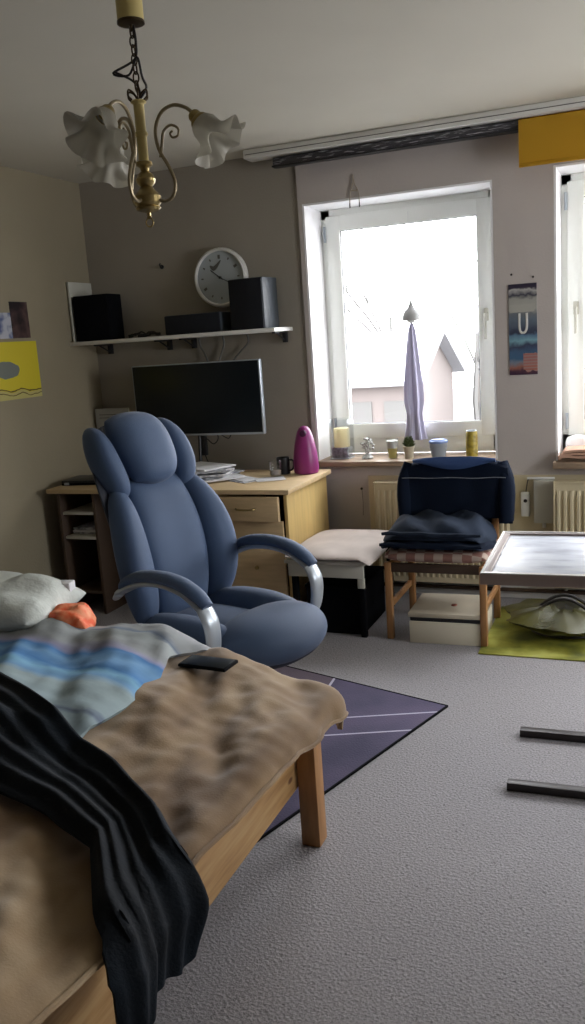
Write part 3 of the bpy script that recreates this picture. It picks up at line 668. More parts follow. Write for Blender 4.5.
bm = bmesh.new(); tube(bm, [(-.018, -.006, .32), (-.018, -.006, .25), (-.010, -.006, .222), (.010, -.006, .222), (.020, -.006, .25), (.020, -.006, .32)], .006, 8, 5, .25, (1, 0, 0)); part(link_mesh('white_emblem', bm, 'white', o), 'white U-shaped emblem')
bm = bmesh.new(); bx(bm, -.065, .06, -.0062, -.0052, .325, .365); link_mesh('pale_band', bm, mat('pale_band', (.42, .42, .38), .6), o)
for i, (x, z) in enumerate(((-.665, 1.755), (-.555, 1.735))):
    bm = bmesh.new(); lathe(bm, [(0, .012), (.005, .011), (.006, .008), (.002, .007), (.002, 0)], 10, (x, YW, z), Matrix.Rotation(PI / 2, 3, 'X'))
    tag(link_mesh('nail', bm, 'gunmetal'), ('left', 'right')[i] + ' of the two dark nails in the wall above the blue banner', 'nail', 'nails above the banner')
# string hanger above window
o = thing('string_hanger', 'small beige string loop with two hooks hanging above the left window', 'hanger', (-1.50, YW - .002, 2.36))
bm = bmesh.new(); tube(bm, [(0, -.004, 0), (-.004, -.006, -.05), (-.022, -.006, -.10), (-.025, -.006, -.155)], .0028, 6, 5); tube(bm, [(0, -.004, 0), (.006, -.006, -.05), (.026, -.006, -.09), (.030, -.006, -.15)], .0028, 6, 5); tube(bm, [(-.020, -.006, -.085), (.022, -.006, -.085)], .0035, 6)
link_mesh('string', bm, mat('beige_string', (.40, .34, .26), .9), o)
for dx in (-.025, .030):
    bm = bmesh.new(); tube(bm, [(dx, -.006, -.15), (dx, -.010, -.172), (dx + .004, -.016, -.168)], .0032, 6, 4); link_mesh('hook', bm, 'gunmetal', o)

SZ = .7855
# jar lantern
o = thing('glass_lantern', 'square glass lantern with a cream candle at left end of the window sill', 'lantern', (-1.685, 4.90, SZ))
bm = bmesh.new()
for q in ((-.058, .058, -.058, -.055), (-.058, .058, .055, .058), (-.058, -.055, -.055, .055), (.055, .058, -.055, .055)): bx(bm, q[0], q[1], q[2], q[3], .004, .235)
link_mesh('glass_body', bm, 'tumbler', o)
box('lantern_base', 'silver', o, -.06, .06, -.06, .06, 0, .006, .002)
bm = bmesh.new(); lathe(bm, [(0, .068), (.046, .068), (.047, .072), (.047, .178), (.040, .182), (0, .180)], 24); link_mesh('candle', bm, 'cream_wax', o)
bm = bmesh.new(); bx(bm, -.05, .05, -.05, .05, .007, .067, .006); link_mesh('stone_filling', bm, mat('grey_gravel', (.35, .36, .38), .8, noise_s=60, noise_a=.5), o)
# silver figurine
o = thing('tree_figurine', 'small silver ornamental tree figurine on the left of the window sill', 'figurine', (-1.52, 4.87, SZ))
bm = bmesh.new(); lathe(bm, [(0, 0), (.032, 0), (.034, .008), (.020, .020), (.010, .03)], 16); link_mesh('foot', bm, 'silver_leaf', o)
bm = bmesh.new(); rnd = random.Random(4)
for i in range(34):
    a = rnd.uniform(0, 2 * PI); r = rnd.uniform(.008, .044); z_ = rnd.uniform(.035, .115); r *= math.sin(min(1, (z_ - .01) / .1) * PI * .8) + .2
    lathe(bm, [(0, -.010), (.008, -.004), (.009, .003), (0, .010)], 6, (r * math.cos(a), r * math.sin(a), z_), Matrix.Rotation(rnd.uniform(0, 2), 3, 'X'))
tube(bm, [(0, 0, .02), (.004, 0, .06), (-.004, 0, .10)], .006, 6); link_mesh('crown', bm, 'silver_leaf', o)
# candle glass
o = thing('candle_glass', 'small glass with layered white and yellow candle on the window sill', 'candle', (-1.365, 4.86, SZ))
bm = bmesh.new(); lathe(bm, [(0, 0), (.026, 0), (.036, .115), (.034, .115), (.024, .003), (0, .003)], 24); link_mesh('glass_cup', bm, 'tumbler', o)
bm = bmesh.new(); lathe(bm, [(0, .004), (.0235, .004), (.0285, .060), (0, .060)], 24); part(link_mesh('yellow_wax', bm, 'yellow_wax', o), 'yellow wax layer')
bm = bmesh.new(); lathe(bm, [(0, .0605), (.0285, .0605), (.0325, .104), (0, .104)], 24); part(link_mesh('white_wax', bm, 'white', o), 'white wax layer')
# potted plant
o = thing('potted_succulent', 'tiny green plant in a pale tapered pot in mid window sill', 'potted plant', (-1.265, 4.85, SZ))
bm = bmesh.new(); lathe(bm, [(0, 0), (.024, 0), (.030, .060), (.033, .062), (.033, .070), (.028, .070), (.026, .058), (0, .058)], 20); link_mesh('pot', bm, 'pot', o)
bm = bmesh.new()
for i in range(30):
    a = i * 2.4; h = .085 + .045 * (i / 30); r = .040 * (1 - .5 * i / 30)
    tip = Vector((r * math.cos(a), r * math.sin(a), h)); ro = Vector((.004 * math.cos(a), .004 * math.sin(a), h - .03)); mid = (tip + ro) / 2 + Vector((0, 0, .006))
    tube(bm, [ro, mid, tip], [.002, .010, .001], 6, 3, .35)
tube(bm, [(0, 0, .055), (0, 0, .12)], .005, 6); link_mesh('leaves', bm, 'leaf', o)
# tub
o = thing('plastic_tub', 'cloudy round plastic tub with blue lid on the window sill', 'tub', (-1.10, 4.88, SZ))
bm = bmesh.new(); lathe(bm, [(0, 0), (.038, 0), (.050, .065), (.050, .085), (.047, .085), (.046, .066), (.036, .003), (0, .003)], 28); link_mesh('tub_body', bm, 'tub', o)
bm = bmesh.new(); lathe(bm, [(0, .103), (.040, .103), (.042, .098), (.052, .096), (.054, .084), (.0505, .084)], 28); part(link_mesh('lid', bm, 'tub_lid', o), 'blue lid')
# can
o = thing('drink_can', 'yellow drink can at the right end of the window sill', 'can', (-.905, 4.85, SZ))
bm = bmesh.new(); lathe(bm, [(0, .004), (.024, .0), (.033, .010), (.033, .140), (.028, .150)], 28); link_mesh('can_body', bm, 'can', o)
bm = bmesh.new(); lathe(bm, [(.0285, .1495), (.029, .153), (.026, .153), (.025, .148), (0, .148)], 28); link_mesh('can_rim', bm, 'silver', o)
# gauze hanging ornament
o = thing('gauze_ghost', 'sheer lilac gauze ornament with grey hat hanging before the left window', 'hanging ornament', (-1.255, 4.985, 0.86))
bm = bmesh.new()
lathe(bm, [(.006, .69), (.016, .66), (.026, .58), (.038, .46), (.050, .34), (.052, .24), (.040, .17), (.046, .10), (.060, .02), (.058, .02), (.044, .10), (.038, .17)], 36, wave=lambda r, z, a: (r * (1 + .18 * math.cos(7 * a + z * 4)), z)); link_mesh('gauze_body', bm, 'gauze', o)
bm = bmesh.new(); lathe(bm, [(.052, .70), (.050, .73), (.040, .755), (.022, .768), (.012, .79), (.004, .815), (0, .82)], 24); link_mesh('hat', bm, 'grey_hat', o)
bm = bmesh.new(); lathe(bm, [(0, .685), (.020, .69), (.028, .71), (.026, .735), (0, .75)], 20); link_mesh('head', bm, 'white', o)
bm = bmesh.new(); tube(bm, [(0, 0, .815), (0, .015, 1.30)], .0012, 5); link_mesh('thread', bm, 'paper', o)

# cloths on right sill
o = thing('folded_cloth', 'salmon folded cloth lying on the right window sill', 'cloth', (-.20, 4.85, .7865))
for k in range(3):
    bm = bmesh.new(); grid_surf(bm, lambda s, t, k=k: Vector((-.235 + .40 * s + .012 * k + .008 * nz(t * 4, k), -.11 + .17 * t, .014 + k * .016 + .008 * nz(s * 5, t * 4, k) + .006 * math.sin(s * 3) - .010 * (s < .04))), 24, 12, .012); link_mesh('fold', bm, 'pinkish', o)
o = thing('white_cloth', 'crumpled white cloth behind the salmon cloth on the right window sill', 'cloth', (-.36, 4.98, .7865))
bm = bmesh.new(); puff(bm, lambda t: -.055, lambda t: .07, 0, .10, .04, lambda u, v, w: Vector((u, -w + .01 * nz(u * 20, v * 20), v + .012 * nz(u * 15, 3))), 0.9, 14, 12); link_mesh('cloth_bundle', bm, 'reveal', o)

# radiators
def radiator(lab, x0, x1):
    t = thing('radiator', lab, 'radiator', (x0, 4.715, 0.10), 0, 'radiators under the windows'); W = x1 - x0
    bm = bmesh.new()
    nrib = int(W / .033); prof = []
    def f(s, q):
        x = s * W; ph = (x / .033) % 1; d_ = .010 * (1 if .25 < ph < .75 else 0)
        e = min(q, 1 - q); return Vector((x, -.035 - (d_ if e > .06 else 0), .56 * q))
    grid_surf(bm, f, nrib * 6, 18, .008); link_mesh('ribbed_panel', bm, 'cream', t)
    bm = bmesh.new(); bx(bm, 0, W, -.034, .05, .555, .575, .003); 
    link_mesh('top_grille', bm, 'cream', t)
    bm = bmesh.new(); bx(bm, -.008, .0, -.04, .05, 0, .575, .002); link_mesh('side_cover', bm, 'cream', t); bm = bmesh.new(); bx(bm, W, W + .008, -.04, .05, 0, .575, .002); link_mesh('side_cover', bm, 'cream', t)
    bm = bmesh.new(); tube(bm, [(.05, .02, -.03), (.05, .02, .03)], .009, 8); link_mesh('pipe', bm, 'white', t); bm = bmesh.new(); tube(bm, [(W - .05, .02, -.03), (W - .05, .02, .03)], .009, 8); link_mesh('pipe', bm, 'white', t)
    return t
radiator('cream ribbed radiator under the left window behind the jacket chair', -1.43, -.70)
radiator('cream ribbed radiator under the right window', -.445, 1.30)
bm = bmesh.new(); tube(bm, [(-1.60, 4.755, .055), (0, 4.755, .055), (2.2, 4.755, .055)], .012, 8)
tag(link_mesh('heating_pipe', bm, 'wood_dark'), 'dark heating pipe running along the wall near the floor', 'pipe')
o = thing('valve_panel', 'flat white access panel hanging on the wall between the radiators', 'panel', (-.50, YW - .012, .44))
box('panel_plate', 'bench', o, -.060, .048, -.055, 0, 0, .235, .006)
bm = bmesh.new(); bx(bm, -.095, .048, -.04, -.03, .238, .250, .003); tube(bm, [(-.01, -.02, -.03), (-.01, -.02, 0)], .010, 8); link_mesh('bracket_bar', bm, 'white', o)
o = thing('wall_device', 'small white switch box with a dark dot hanging left of the access panel', 'switch', (-.605, YW - .010, .47))
box('switch_body', 'white', o, -.026, .020, -.030, 0, 0, .135, .006)
bm = bmesh.new(); lathe(bm, [(0, .006), (.009, .005), (.010, 0)], 14, (-.002, -.030, .088), Matrix.Rotation(PI / 2, 3, 'X')); part(link_mesh('button', bm, 'gunmetal', o), 'dark round button')
bm = bmesh.new(); tube(bm, [(0, -.012, .135), (.005, -.012, .17), (.012, -.010, .20), (.03, -.01, .212)], .003, 6, 5); link_mesh('cord', bm, 'grey_cable', o)
o = thing('wall_plug', 'tiny dark cable nail on the wall left of the left radiator', 'nail', (-1.54, YW - .009, .62))
bm = bmesh.new(); lathe(bm, [(0, .012), (.007, .011), (.008, .006), (.003, .004), (.003, 0)], 12, (0, 0, 0), Matrix.Rotation(PI / 2, 3, 'X')); link_mesh('nail_head', bm, 'gunmetal', o)
bm = bmesh.new(); tube(bm, [(0, -.004, -.004), (.004, -.004, -.08), (0, -.004, -.16)], .002, 6); link_mesh('wire', bm, 'grey_cable', o)

# ================================================================== BENCH WITH CUSHION (left of chair)
o = thing('low_bench', 'low cream bench between the desk and the chair with the jacket', 'bench', (-1.492, 4.25, 0))
box('bench_top', 'bench', o, -.215, .215, -.30, .29, .385, .405, .004)
box('apron', 'bench', o, -.20, .20, -.285, -.265, .315, .384, .003)
for sx in (-.195, .165):
    for sy in (-.262, .245): part(box('leg', 'matte_black', o, sx, sx + .03, sy, sy + .03, 0, .384, .003), 'black leg')
box('corner_block', 'bench', o, .168, .202, -.287, -.264, .265, .3145, .003)
o = thing('seat_pad', 'off-white floppy cushion lying on the low cream bench', 'cushion', (-1.475, 4.24, .4065))
bm = bmesh.new()
def pad(u, v, w_):
    s = u / .23; q = v / .32
    droop = -.045 * max(0, s - .75) * 4 * max(0, -q + .1) * .6
    return Vector((u, v, .016 + max(w_, -.016) + .006 * nz(u * 9, v * 9) + droop))
puff(bm, lambda t: -.235, lambda t: .245, -.33, .30, .032, pad, 0.5, 26, 26, .25, 3.5); link_mesh('cushion_cover', bm, 'cushion_white', o)
# dark things below bench
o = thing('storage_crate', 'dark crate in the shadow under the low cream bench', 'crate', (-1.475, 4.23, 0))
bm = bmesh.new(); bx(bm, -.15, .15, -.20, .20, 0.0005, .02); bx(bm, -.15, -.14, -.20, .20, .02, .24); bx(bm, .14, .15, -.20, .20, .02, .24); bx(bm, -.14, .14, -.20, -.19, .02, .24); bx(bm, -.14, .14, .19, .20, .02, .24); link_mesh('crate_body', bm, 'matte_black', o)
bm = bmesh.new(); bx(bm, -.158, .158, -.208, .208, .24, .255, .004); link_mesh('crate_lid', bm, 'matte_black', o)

# ================================================================== JACKET CHAIR
o = thing('dining_chair', 'orange wood chair with checked seat covered by dark clothes below the left window', 'chair', (-.94, 4.22, 0))
def ply(bm, a, b, w_=.030): tube(bm, [a, b], w_ * .7, 4, 0, 1.0, (1, 1, 0))
for sx, sy in ((-.237, -.205), (.232, -.235), (-.225, .20), (.225, .20)):
    hgt = .395 if sy < 0 else .80
    bm = bmesh.new(); bx(bm, sx - .016, sx + .016, sy - .018, sy + .018, 0, hgt, .004); part(link_mesh('leg', bm, 'orange_wood', o), 'orange pine leg') if False else link_mesh('leg', bm, 'orange_wood', o)
for sx in (-.232, .228):
    bm = bmesh.new(); bx(bm, sx - .009, sx + .009, -.20, .19, .16, .19, .003); link_mesh('stretcher', bm, 'orange_wood', o)
    bm = bmesh.new(); bx(bm, sx - .010, sx + .010, -.19, .18, .345, .39, .003); link_mesh('side_rail', bm, 'orange_wood', o)
bm = bmesh.new(); bx(bm, -.22, .215, -.212, -.192, .345, .39, .003); link_mesh('front_rail', bm, 'wood_dark', o)
bm = bmesh.new(); bx(bm, -.21, .21, .19, .21, .60, .79, .006); link_mesh('backrest', bm, 'orange_wood', o)
bm = bmesh.new(); puff(bm, lambda t: -.262, lambda t: .262, -.245, .18, .045, lambda u, v, w_: Vector((u, v, .425 + w_)), .75, 22, 20, .22, 5); part(link_mesh('seat', bm, 'checker', o), 'pink and cream checked seat cushion')
# jacket over backrest
o = thing('jacket', 'navy jacket draped over the back of the checked chair', 'jacket', (-.915, 4.41, 0))
bm = bmesh.new()
def jk(s, t):
    # s across, t over the top from front bottom to rear bottom
    x = -.265 + .55 * s; L = t * .90; H0 = .545; Ht = .835 - .045 * (2 * abs(s - .5)) ** 3
    sag = .012 * math.sin(s * PI)
    f = Ht - H0; r = .045
    if L < f: y, z = -.045, H0 + L
    elif L < f + PI * r: a = (L - f) / r; y, z = -r * math.cos(a), Ht + r * .5 * math.sin(a)
    else: y, z = .045, Ht - (L - f - PI * r)
    z = max(z, .50); wid = 1 - .07 * max(0, (z - .72) / .15)
    x *= wid; x += .010 * nz(z * 6, 1)
    y += .012 * nz(x * 9, z * 5, t) - .012 * math.cos(s * PI * 2) * 0
    return Vector((x, y, z - sag * 0))
grid_surf(bm, jk, 40, 44, .012); link_mesh('jacket_body', bm, 'navy_cloth', o)
bm = bmesh.new()
def col_(s, t):
    x = -.20 + .42 * s; dip = .055 * math.sin(s * PI) ** 1.3
    return Vector((x, -.060 - .010 * math.sin(t * PI), .864 - .016 * (2 * abs(s - .5)) ** 2 - t * (dip + .006)))
grid_surf(bm, col_, 24, 8, .006); part(link_mesh('collar', bm, 'collar_blue', o), 'lighter blue collar lining')
bm = bmesh.new(); tube(bm, [(-.262 + .53 * i / 12, -.066 - .004 * math.sin(i), .757 + .0015 * math.sin(i * 1.3)) for i in range(13)], .0022, 5, 3); part(link_mesh('piping', bm, mat('grey_piping', (.22, .24, .28), .7), o), 'thin pale piping line')
for sx in (-1, 1):
    bm = bmesh.new(); x_ = .252 * sx + .004
    tube(bm, [(x_ * .93, 0, .825), (x_ * 1.03, -.02, .74), (x_ * 1.04, -.03, .66), (x_ * 1.03, -.035, .53)], [.035, .042, .045, .038], 12, 5, .8); link_mesh('sleeve', bm, 'navy_cloth', o)
# garment pile on seat
def garment(lab, c, w_, d_, th, seed, m='slate_cloth', droop=0.03):
    t = thing('folded_trousers', lab, 'clothes', c, 0, None)
    bm = bmesh.new()
    def mp(u, v, h):
        e = abs(u) / w_
        fold = .012 * math.sin(u * 34 + 6 * nz(v * 5, seed) + 12 * v) + .012 * nz(u * 14, v * 14, seed)
        return Vector((u, v + .02 * nz(u * 6, seed), max(h, -.004) + (fold if h > .006 else 0) - droop * max(0, e - .75) * 4))
    puff(bm, lambda q: -w_ * (1 - .03 * math.sin(q * 9 + seed)), lambda q: w_ * (1 - .04 * math.sin(q * 7 + seed)), -d_, d_, th, mp, .1, 34, 30, .4, 3.2)
    link_mesh('folded_cloth', bm, m, t)
    bm = bmesh.new()
    tube(bm, [(-w_ * .9 + 1.8 * w_ * i / 10, -d_ * .96 + .012 * nz(i * .7, seed), th * .35 + .010 * nz(i * .5, seed, 3)) for i in range(11)], [.008, .013, .014, .012, .007], 8, 3); link_mesh('rolled_hem', bm, m, t)
    return t
garment('slate trousers at the bottom of the clothes pile on the checked seat', (-.955, 4.18, .476), .275, .215, .040, 2.0, 'navy_cloth', .02)
garment('slate blue folded garment on top of the clothes pile on the checked chair', (-.955, 4.20, .512), .268, .215, .078, 7.3)

# ================================================================== STORAGE BOX
o = thing('storage_box', 'flat cream cardboard box with beige lid under the jacket chair', 'box', (-.895, 4.13, 0), math.radians(1.5))
box('box_body', 'box_body', o, -.178, .178, -.16, .17, 0.0005, .112, .004)
part(box('dark_band', 'black_plastic', o, -.174, .174, -.156, .166, .1125, .132, .002), 'dark band under the lid')
lid = box('lid', 'box_lid', o, -.182, .182, -.164, .174, .1325, .156, .005)
bm = bmesh.new(); lathe(bm, [(0, .006), (.013, .005), (.015, 0), (.015, -.001)], 16, (.02, -.02, .1565)); part(link_mesh('lid_knob', bm, 'tile_print', lid), 'dark red brown spot')

# ================================================================== SIDE TABLE (C-shaped)
TX0, TX1 = -.495, .42
o = thing('side_table', 'height-adjustable table with mottled pale blue top at right image edge', 'table', (-.03, 2.93, 0), math.radians(1.5))
box('tabletop', 'tabletop', o, -.425, .425, -.262, .262, .728, .742, .001)
for q, nm in (((-.455, .455, -.29, -.262), 'rim_board'), ((-.455, .455, .262, .29), 'rim_board'), ((-.455, -.425, -.262, .262), 'rim_board'), ((.425, .455, -.262, .262), 'rim_board')):
    box(nm, 'table_rim', o, q[0], q[1], q[2], q[3], .712, .749, .003)
bm = bmesh.new(); e_ = .0015
for q in ((-.4535, .4535, -.2885, -.2800), (-.4535, .4535, .280, .2885), (-.4535, -.4450, -.28, .28), (.4450, .4535, -.28, .28)): bx(bm, q[0], q[1], q[2], q[3], .7492, .7512, .0006)
part(link_mesh('edging', bm, 'white', o), 'pale worn edging')
for sy in (-.255, .145):
    bm = bmesh.new(); bx(bm, -.39, .40, sy, sy + .035, 0.001, .028, .002); part(link_mesh('foot', bm, 'gunmetal', o), 'dark grey metal foot')
    bm = bmesh.new(); bx(bm, .36, .395, sy, sy + .035, .0285, .70, .003); link_mesh('column', bm, 'gunmetal', o)
box('top_bracket', 'gunmetal', o, .10, .40, -.25, .18, .7005, .7115, .003)

# ================================================================== LIME MAT, OLIVE BAG
o = box('floor_mat', 'lime_mat', None, -.72, .30, 3.875, 4.60, .0005, .006, .001); tag(o, 'lime yellow patterned mat on the floor below the right window', 'mat')
o = thing('plastic_bag', 'olive translucent plastic bag slumped on the lime mat', 'bag', (-.36, 4.24, .0065))
bm = bmesh.new()
def bag(s, t):
    a = s * 2 * PI; r = (.27 * math.sin(min(1, t * 1.15 + .15) * PI * .5) if t < .6 else .27 * (1 - (t - .6) * 1.9))
    z = .145 * (t if t < .6 else .6 + (t - .6) * .9); k = 1.08 + .30 * nz(math.cos(a) * 2.2, math.sin(a) * 2.2, t * 3) + .05 * nz(math.cos(a) * 7, math.sin(a) * 7, t * 6)
    return Vector((r * k * math.cos(a), r * k * math.sin(a) * .82, z * (1 + .25 * nz(math.cos(a) * 2, math.sin(a) * 2, 5))))
grid_surf(bm, bag, 48, 20); bmesh.ops.remove_doubles(bm, verts=bm.verts[:], dist=1e-5); link_mesh('bag_film', bm, 'bin_bag', o)
for q in range(2):
    bm = bmesh.new(); tube(bm, [(-.17 + .34 * i / 10, -.04 + .07 * q, .07 + .11 * math.sin(PI * i / 10) + .006 * nz(i, q)) for i in range(11)], .008, 8, 3); part(link_mesh('carry_handle', bm, 'cable', o), 'black curved handle')
bm = bmesh.new()
for q in range(3):
    tube(bm, [((.16 - q * .02) * math.cos(i * 2 * PI / 20), (.12 - q * .02) * math.sin(i * 2 * PI / 20), .014 + q * .016 + .004 * nz(i, q)) for i in range(21)], .007, 6, 2)
link_mesh('cable_coil', bm, 'cable', o)
o = thing('hose_coil', 'dark hose coil lying on the lime mat right of the bag', 'hose', (-.02, 4.30, .0065))
bm = bmesh.new()
for q in range(3): tube(bm, [((.15 - q * .018) * math.cos(i * 2 * PI / 20), (.13 - q * .018) * math.sin(i * 2 * PI / 20), .012 + q * .014) for i in range(21)], .009, 6, 2)
link_mesh('hose', bm, 'cable', o)

# ================================================================== PURPLE RUG
o = thing('area_rug', 'purple rug with thin pale lines partly under bed and office chair', 'rug', (-.74, 3.26, 0.0005), math.radians(-18))
# local -x along short side, local -y along the long side
bm = bmesh.new(); bx(bm, -1.25, 0, -1.75, 0, 0, .008, .002); link_mesh('rug_pile', bm, 'rug', o)
bm = bmesh.new()
for q in ((-1.255, .006, -.0001, .007), (-1.255, .006, -1.757, -1.7499), (-.0001, .006, -1.75, 0), (-1.256, -1.2499, -1.75, 0)): bx(bm, q[0], q[1], q[2], q[3], 0, .009, .001)
part(link_mesh('binding', bm, 'matte_black', o), 'black edge binding')

# ================================================================== BED
o = thing('bed', 'knotty pine bed frame with corner leg in the left foreground', 'bed', (-1.92, 1.45, 0)); bx0, by0 = -1.92, 1.45
def bbox(name, m, x0, x1, y0, y1, z0, z1, bev=.004): return box(name, m, o, x0 - bx0, x1 - bx0, y0 - by0, y1 - by0, z0, z1, bev)
for lx in (-.953, -2.96):
    for ly in (2.19, .62): bbox('leg', 'orange_wood', lx, lx + .060, ly, ly + .062, 0, .40)
bbox('foot_rail', 'pine', -.985, -.955, .64, 2.25, .185, .40); bbox('head_rail', 'pine', -2.93, -2.90, .64, 2.25, .185, .345)
bbox('side_rail', 'pine', -2.899, -.986, 2.21, 2.24, .185, .345); bbox('side_rail', 'pine', -2.899, -.986, .66, .69, .185, .345)
bm = bmesh.new()
for i in range(14): bx(bm, -2.88 + i * .14 - bx0, -2.80 + i * .14 - bx0, .692 - by0, 2.208 - by0, .30, .318)
link_mesh('slat_base', bm, 'pine', o)
o = thing('mattress', 'mattress inside the pine bed hidden below the tan blanket', 'mattress', (-1.92, 1.45, .3185))
bm = bmesh.new(); bx(bm, -.97, .925, -.752, .752, 0, .14, .03); link_mesh('mattress_core', bm, 'paper', o)

def lerp_t(T_, x):
    for (a, b), (c_, d_) in zip(T_, T_[1:]):
        if x <= c_: return b + (d_ - b) * (x - a) / (c_ - a)
    return T_[-1][1]
XE, YE = -.835, 2.31
def ztop(x, y):
    a = min(1, max(0, (-1.0 - x) / .5)); a = a * a * (3 - 2 * a)
    b = min(1, max(0, (2.26 - y) / .35)); yy = min(1, max(0, (y - .9) / .5))
    return .492 + .035 * min(1, max(0, (-.88 - x) / .25)) + .065 * a * (.3 + .7 * yy)
def fold1(L, E, r=.05):
    s = L - (E - r)
    if s < 0: return L, 0.0, 0.0
    if s < r * PI / 2: return E - r + r * math.sin(s / r), r * (1 - math.cos(s / r)), math.sin(s / r)
    return E, r + (s - r * PI / 2), 1.0
def bed_surf(u, v, off=0.0, amp=0.0, seed=0.0, ro=.05):
    eu, ev = u - (XE - ro), v - (YE - ro)
    if eu > 0 and ev > 0:
        rho = math.hypot(eu, ev); h, d_, o_ = fold1(rho, ro, ro)
        x, y = XE - ro + h * eu / rho, YE - ro + h * ev / rho; ox_, oy_ = o_ * eu / rho, o_ * ev / rho; dx, dy = d_, 0.0
    else:
        x, dx, ox_ = fold1(u, XE, ro); y, dy, oy_ = fold1(v, YE, ro)
    nn = amp * (nz(u * 6.2 + 3 * v + seed, v * 2.0, seed) + .60 * nz(u * 13 + 5 * v + seed, v * 5 + 2 * u, seed * 2) + .22 * nz(u * 22, v * 22, seed))
    # hanging part waves outwards
    wvx = .016 * nz(v * 9, seed + 4) * min(1, dx / .06); wvy = .02 * nz(u * 8, seed + 9) * min(1, dy / .06)
    z = ztop(x, y) + off * (1 - max(ox_, oy_) * .8) - dx - dy + nn * (1 - max(ox_, oy_) * .5)
    return Vector((x + off * ox_ * .8 + wvx + abs(wvx) * .5 + ox_ * .004, y + off * oy_ * .8 + wvy, z))
o = thing('blanket', 'tan fleece blanket spread over the bed and hanging over its foot', 'blanket', (0, 0, 0))
bm = bmesh.new()
def tan(s, t):
    v = .60 + t * (YE + .11 - .60)
    hang = lerp_t([(.6, -.03), (.95, -.025), (1.35, -.005), (1.9, .02), (2.1, .045), (2.3, .06), (2.6, .07)], v) + .008 * nz(v * 4, 2)
    u = -2.93 + s * (XE + hang - (-2.93)); return bed_surf(u, v, .012, .032, 1.7)
grid_surf(bm, tan, 150, 130, .010); link_mesh('fleece_sheet', bm, 'fleece', o, True, 80)
bm = bmesh.new()
hem = [tan(1.0, i / 60) + Vector((.001, 0, 0)) for i in range(61)]; tube(bm, hem, .006, 6); link_mesh('hem', bm, 'fleece', o)

o = thing('duvet', 'pale blue duvet with a bright blue stripe on the bed', 'duvet', (0, 0, 0))
bm = bmesh.new()
def duv(s, t):
    v = 1.49 + t * .93; edge = -1.205 - .06 * (1 - t) + .03 * nz(t * 5, 8) - .10 * max(0, .25 - t)
    edge -= .055 * math.exp(-((v - 2.10) / .20) ** 2); u = -2.85 + s * (edge + 2.85)
    e = min(1, min((1 - s) * 1.5 / .10, t / .10)); e = max(0, e) ** .5
    p = bed_surf(u, v, .022 + .030 * e, .026, 5.1, .08)
    p.z += .030 * math.exp(-((v - 2.16) / .10) ** 2) * min(1, max(0, (-1.3 - u) / .3)) ; return p
grid_surf(bm, duv, 110, 70, .018); link_mesh('duvet_cover', bm, 'duvet', o, True, 80)

o = thing('throw', 'charcoal blanket lying crosswise on the bed and falling over the foot', 'blanket', (0, 0, 0))
bm = bmesh.new()
HI = [(-2.7, 2.02), (-2.2, 1.96), (-1.86, 1.86), (-1.5, 1.69), (-1.3, 1.60), (-1.1, 1.53), (-.95, 1.44), (-.83, 1.33), (-.70, 1.25), (-.5, 1.22)]
LO = [(-2.7, 1.60), (-2.2, 1.52), (-1.6, 1.40), (-1.35, 1.33), (-1.15, 1.31), (-1.0, 1.26), (-.90, 1.12), (-.83, 1.03), (-.65, 1.02), (-.5, 1.02)]
def thr(s, t):
    u = -2.65 + s * (XE + .15 - .055 * t + .012 * math.sin(t * 9) + 2.65); lo, hi = lerp_t(LO, u), lerp_t(HI, u); v = lo + (hi - lo) * t
    k = t * 26 + 4 * nz(u * 1.4, 3.3); r = .005 * math.sin(k * 1.3) + .012 * math.sin(k * .33 + 1.0 + 2 * u) + .006 * nz(u * 5, v * 14)
    e = min(1, min(t, 1 - t) / .06); p = bed_surf(u, v, .050 + .042 * (duv_in(u, v)) + .004 * min(1, max(0, (-.9 - u) / .2)), .006, 3.3, .05)
    q = Vector((0, 0, 1)) if u < XE - .03 else Vector((1, 0, 0))
    return p + q * (r * e + .010 * (e - 1))
def duv_in(u, v):
    a = min(1, max(0, (v - 1.47) / .08)); b = min(1, max(0, (-1.22 - u) / .10)); return a * b
grid_surf(bm, thr, 150, 90, .012); link_mesh('throw_fabric', bm, 'black_blanket', o, True, 80)

# phone
pz = max(bed_surf(-1.185 + a * .07, 2.13 + b * .04,   .012, .032, 1.7).z for a in (-1, 0, 1) for b in (-1, 0, 1)) + .003
o = thing('smartphone', 'black smartphone lying face up on the tan blanket', 'phone', (-1.185, 2.13, pz), math.radians(-4)); ph = o
box('phone_case', 'matte_black', o, -.080, .080, -.040, .040, -.001, .009, .003)
box('phone_screen', 'screen', o, -.074, .074, -.036, .036, .0092, .0102, .0005)
# pillow etc.
o = thing('pillow', 'crumpled white pillow at the head of the bed', 'pillow', (-2.045, 2.23, .635), math.radians(4))
bm = bmesh.new(); puff(bm, lambda t: -.34 - .02 * math.sin(t * 6), lambda t: .27 + .015 * math.sin(t * 8), -.19, .19, .095, lambda u, v, w_: Vector((u, v, .045 + w_ + .030 * nz(u * 9, v * 9, 2) * min(1, max(0, w_ / .04)) + .02 * max(0, u))), .7, 30, 26, .35, 3.0); link_mesh('pillow_case', bm, 'pillow', o)
o = thing('orange_towel', 'bright orange folded cloth tucked beside the pillow', 'cloth', (-1.705, 2.22, .645), math.radians(10))
bm = bmesh.new(); puff(bm, lambda t: -.09, lambda t: .08 - .03 * t, -.07, .07, .040, lambda u, v, w_: Vector((u, v, .02 + w_ + .022 * nz(u * 24, v * 24) * (w_ > 0) - .35 * max(0, u))), .7, 18, 18, .5); link_mesh('towel_fold', bm, 'orange_red', o)
o = thing('tissue_packet', 'small white packet behind the pillow near the orange cloth', 'packet', (-1.835, 2.35, .66), math.radians(12))
box('packet_body', 'paper', o, -.035, .03, -.025, .025, .0, .085, .006)
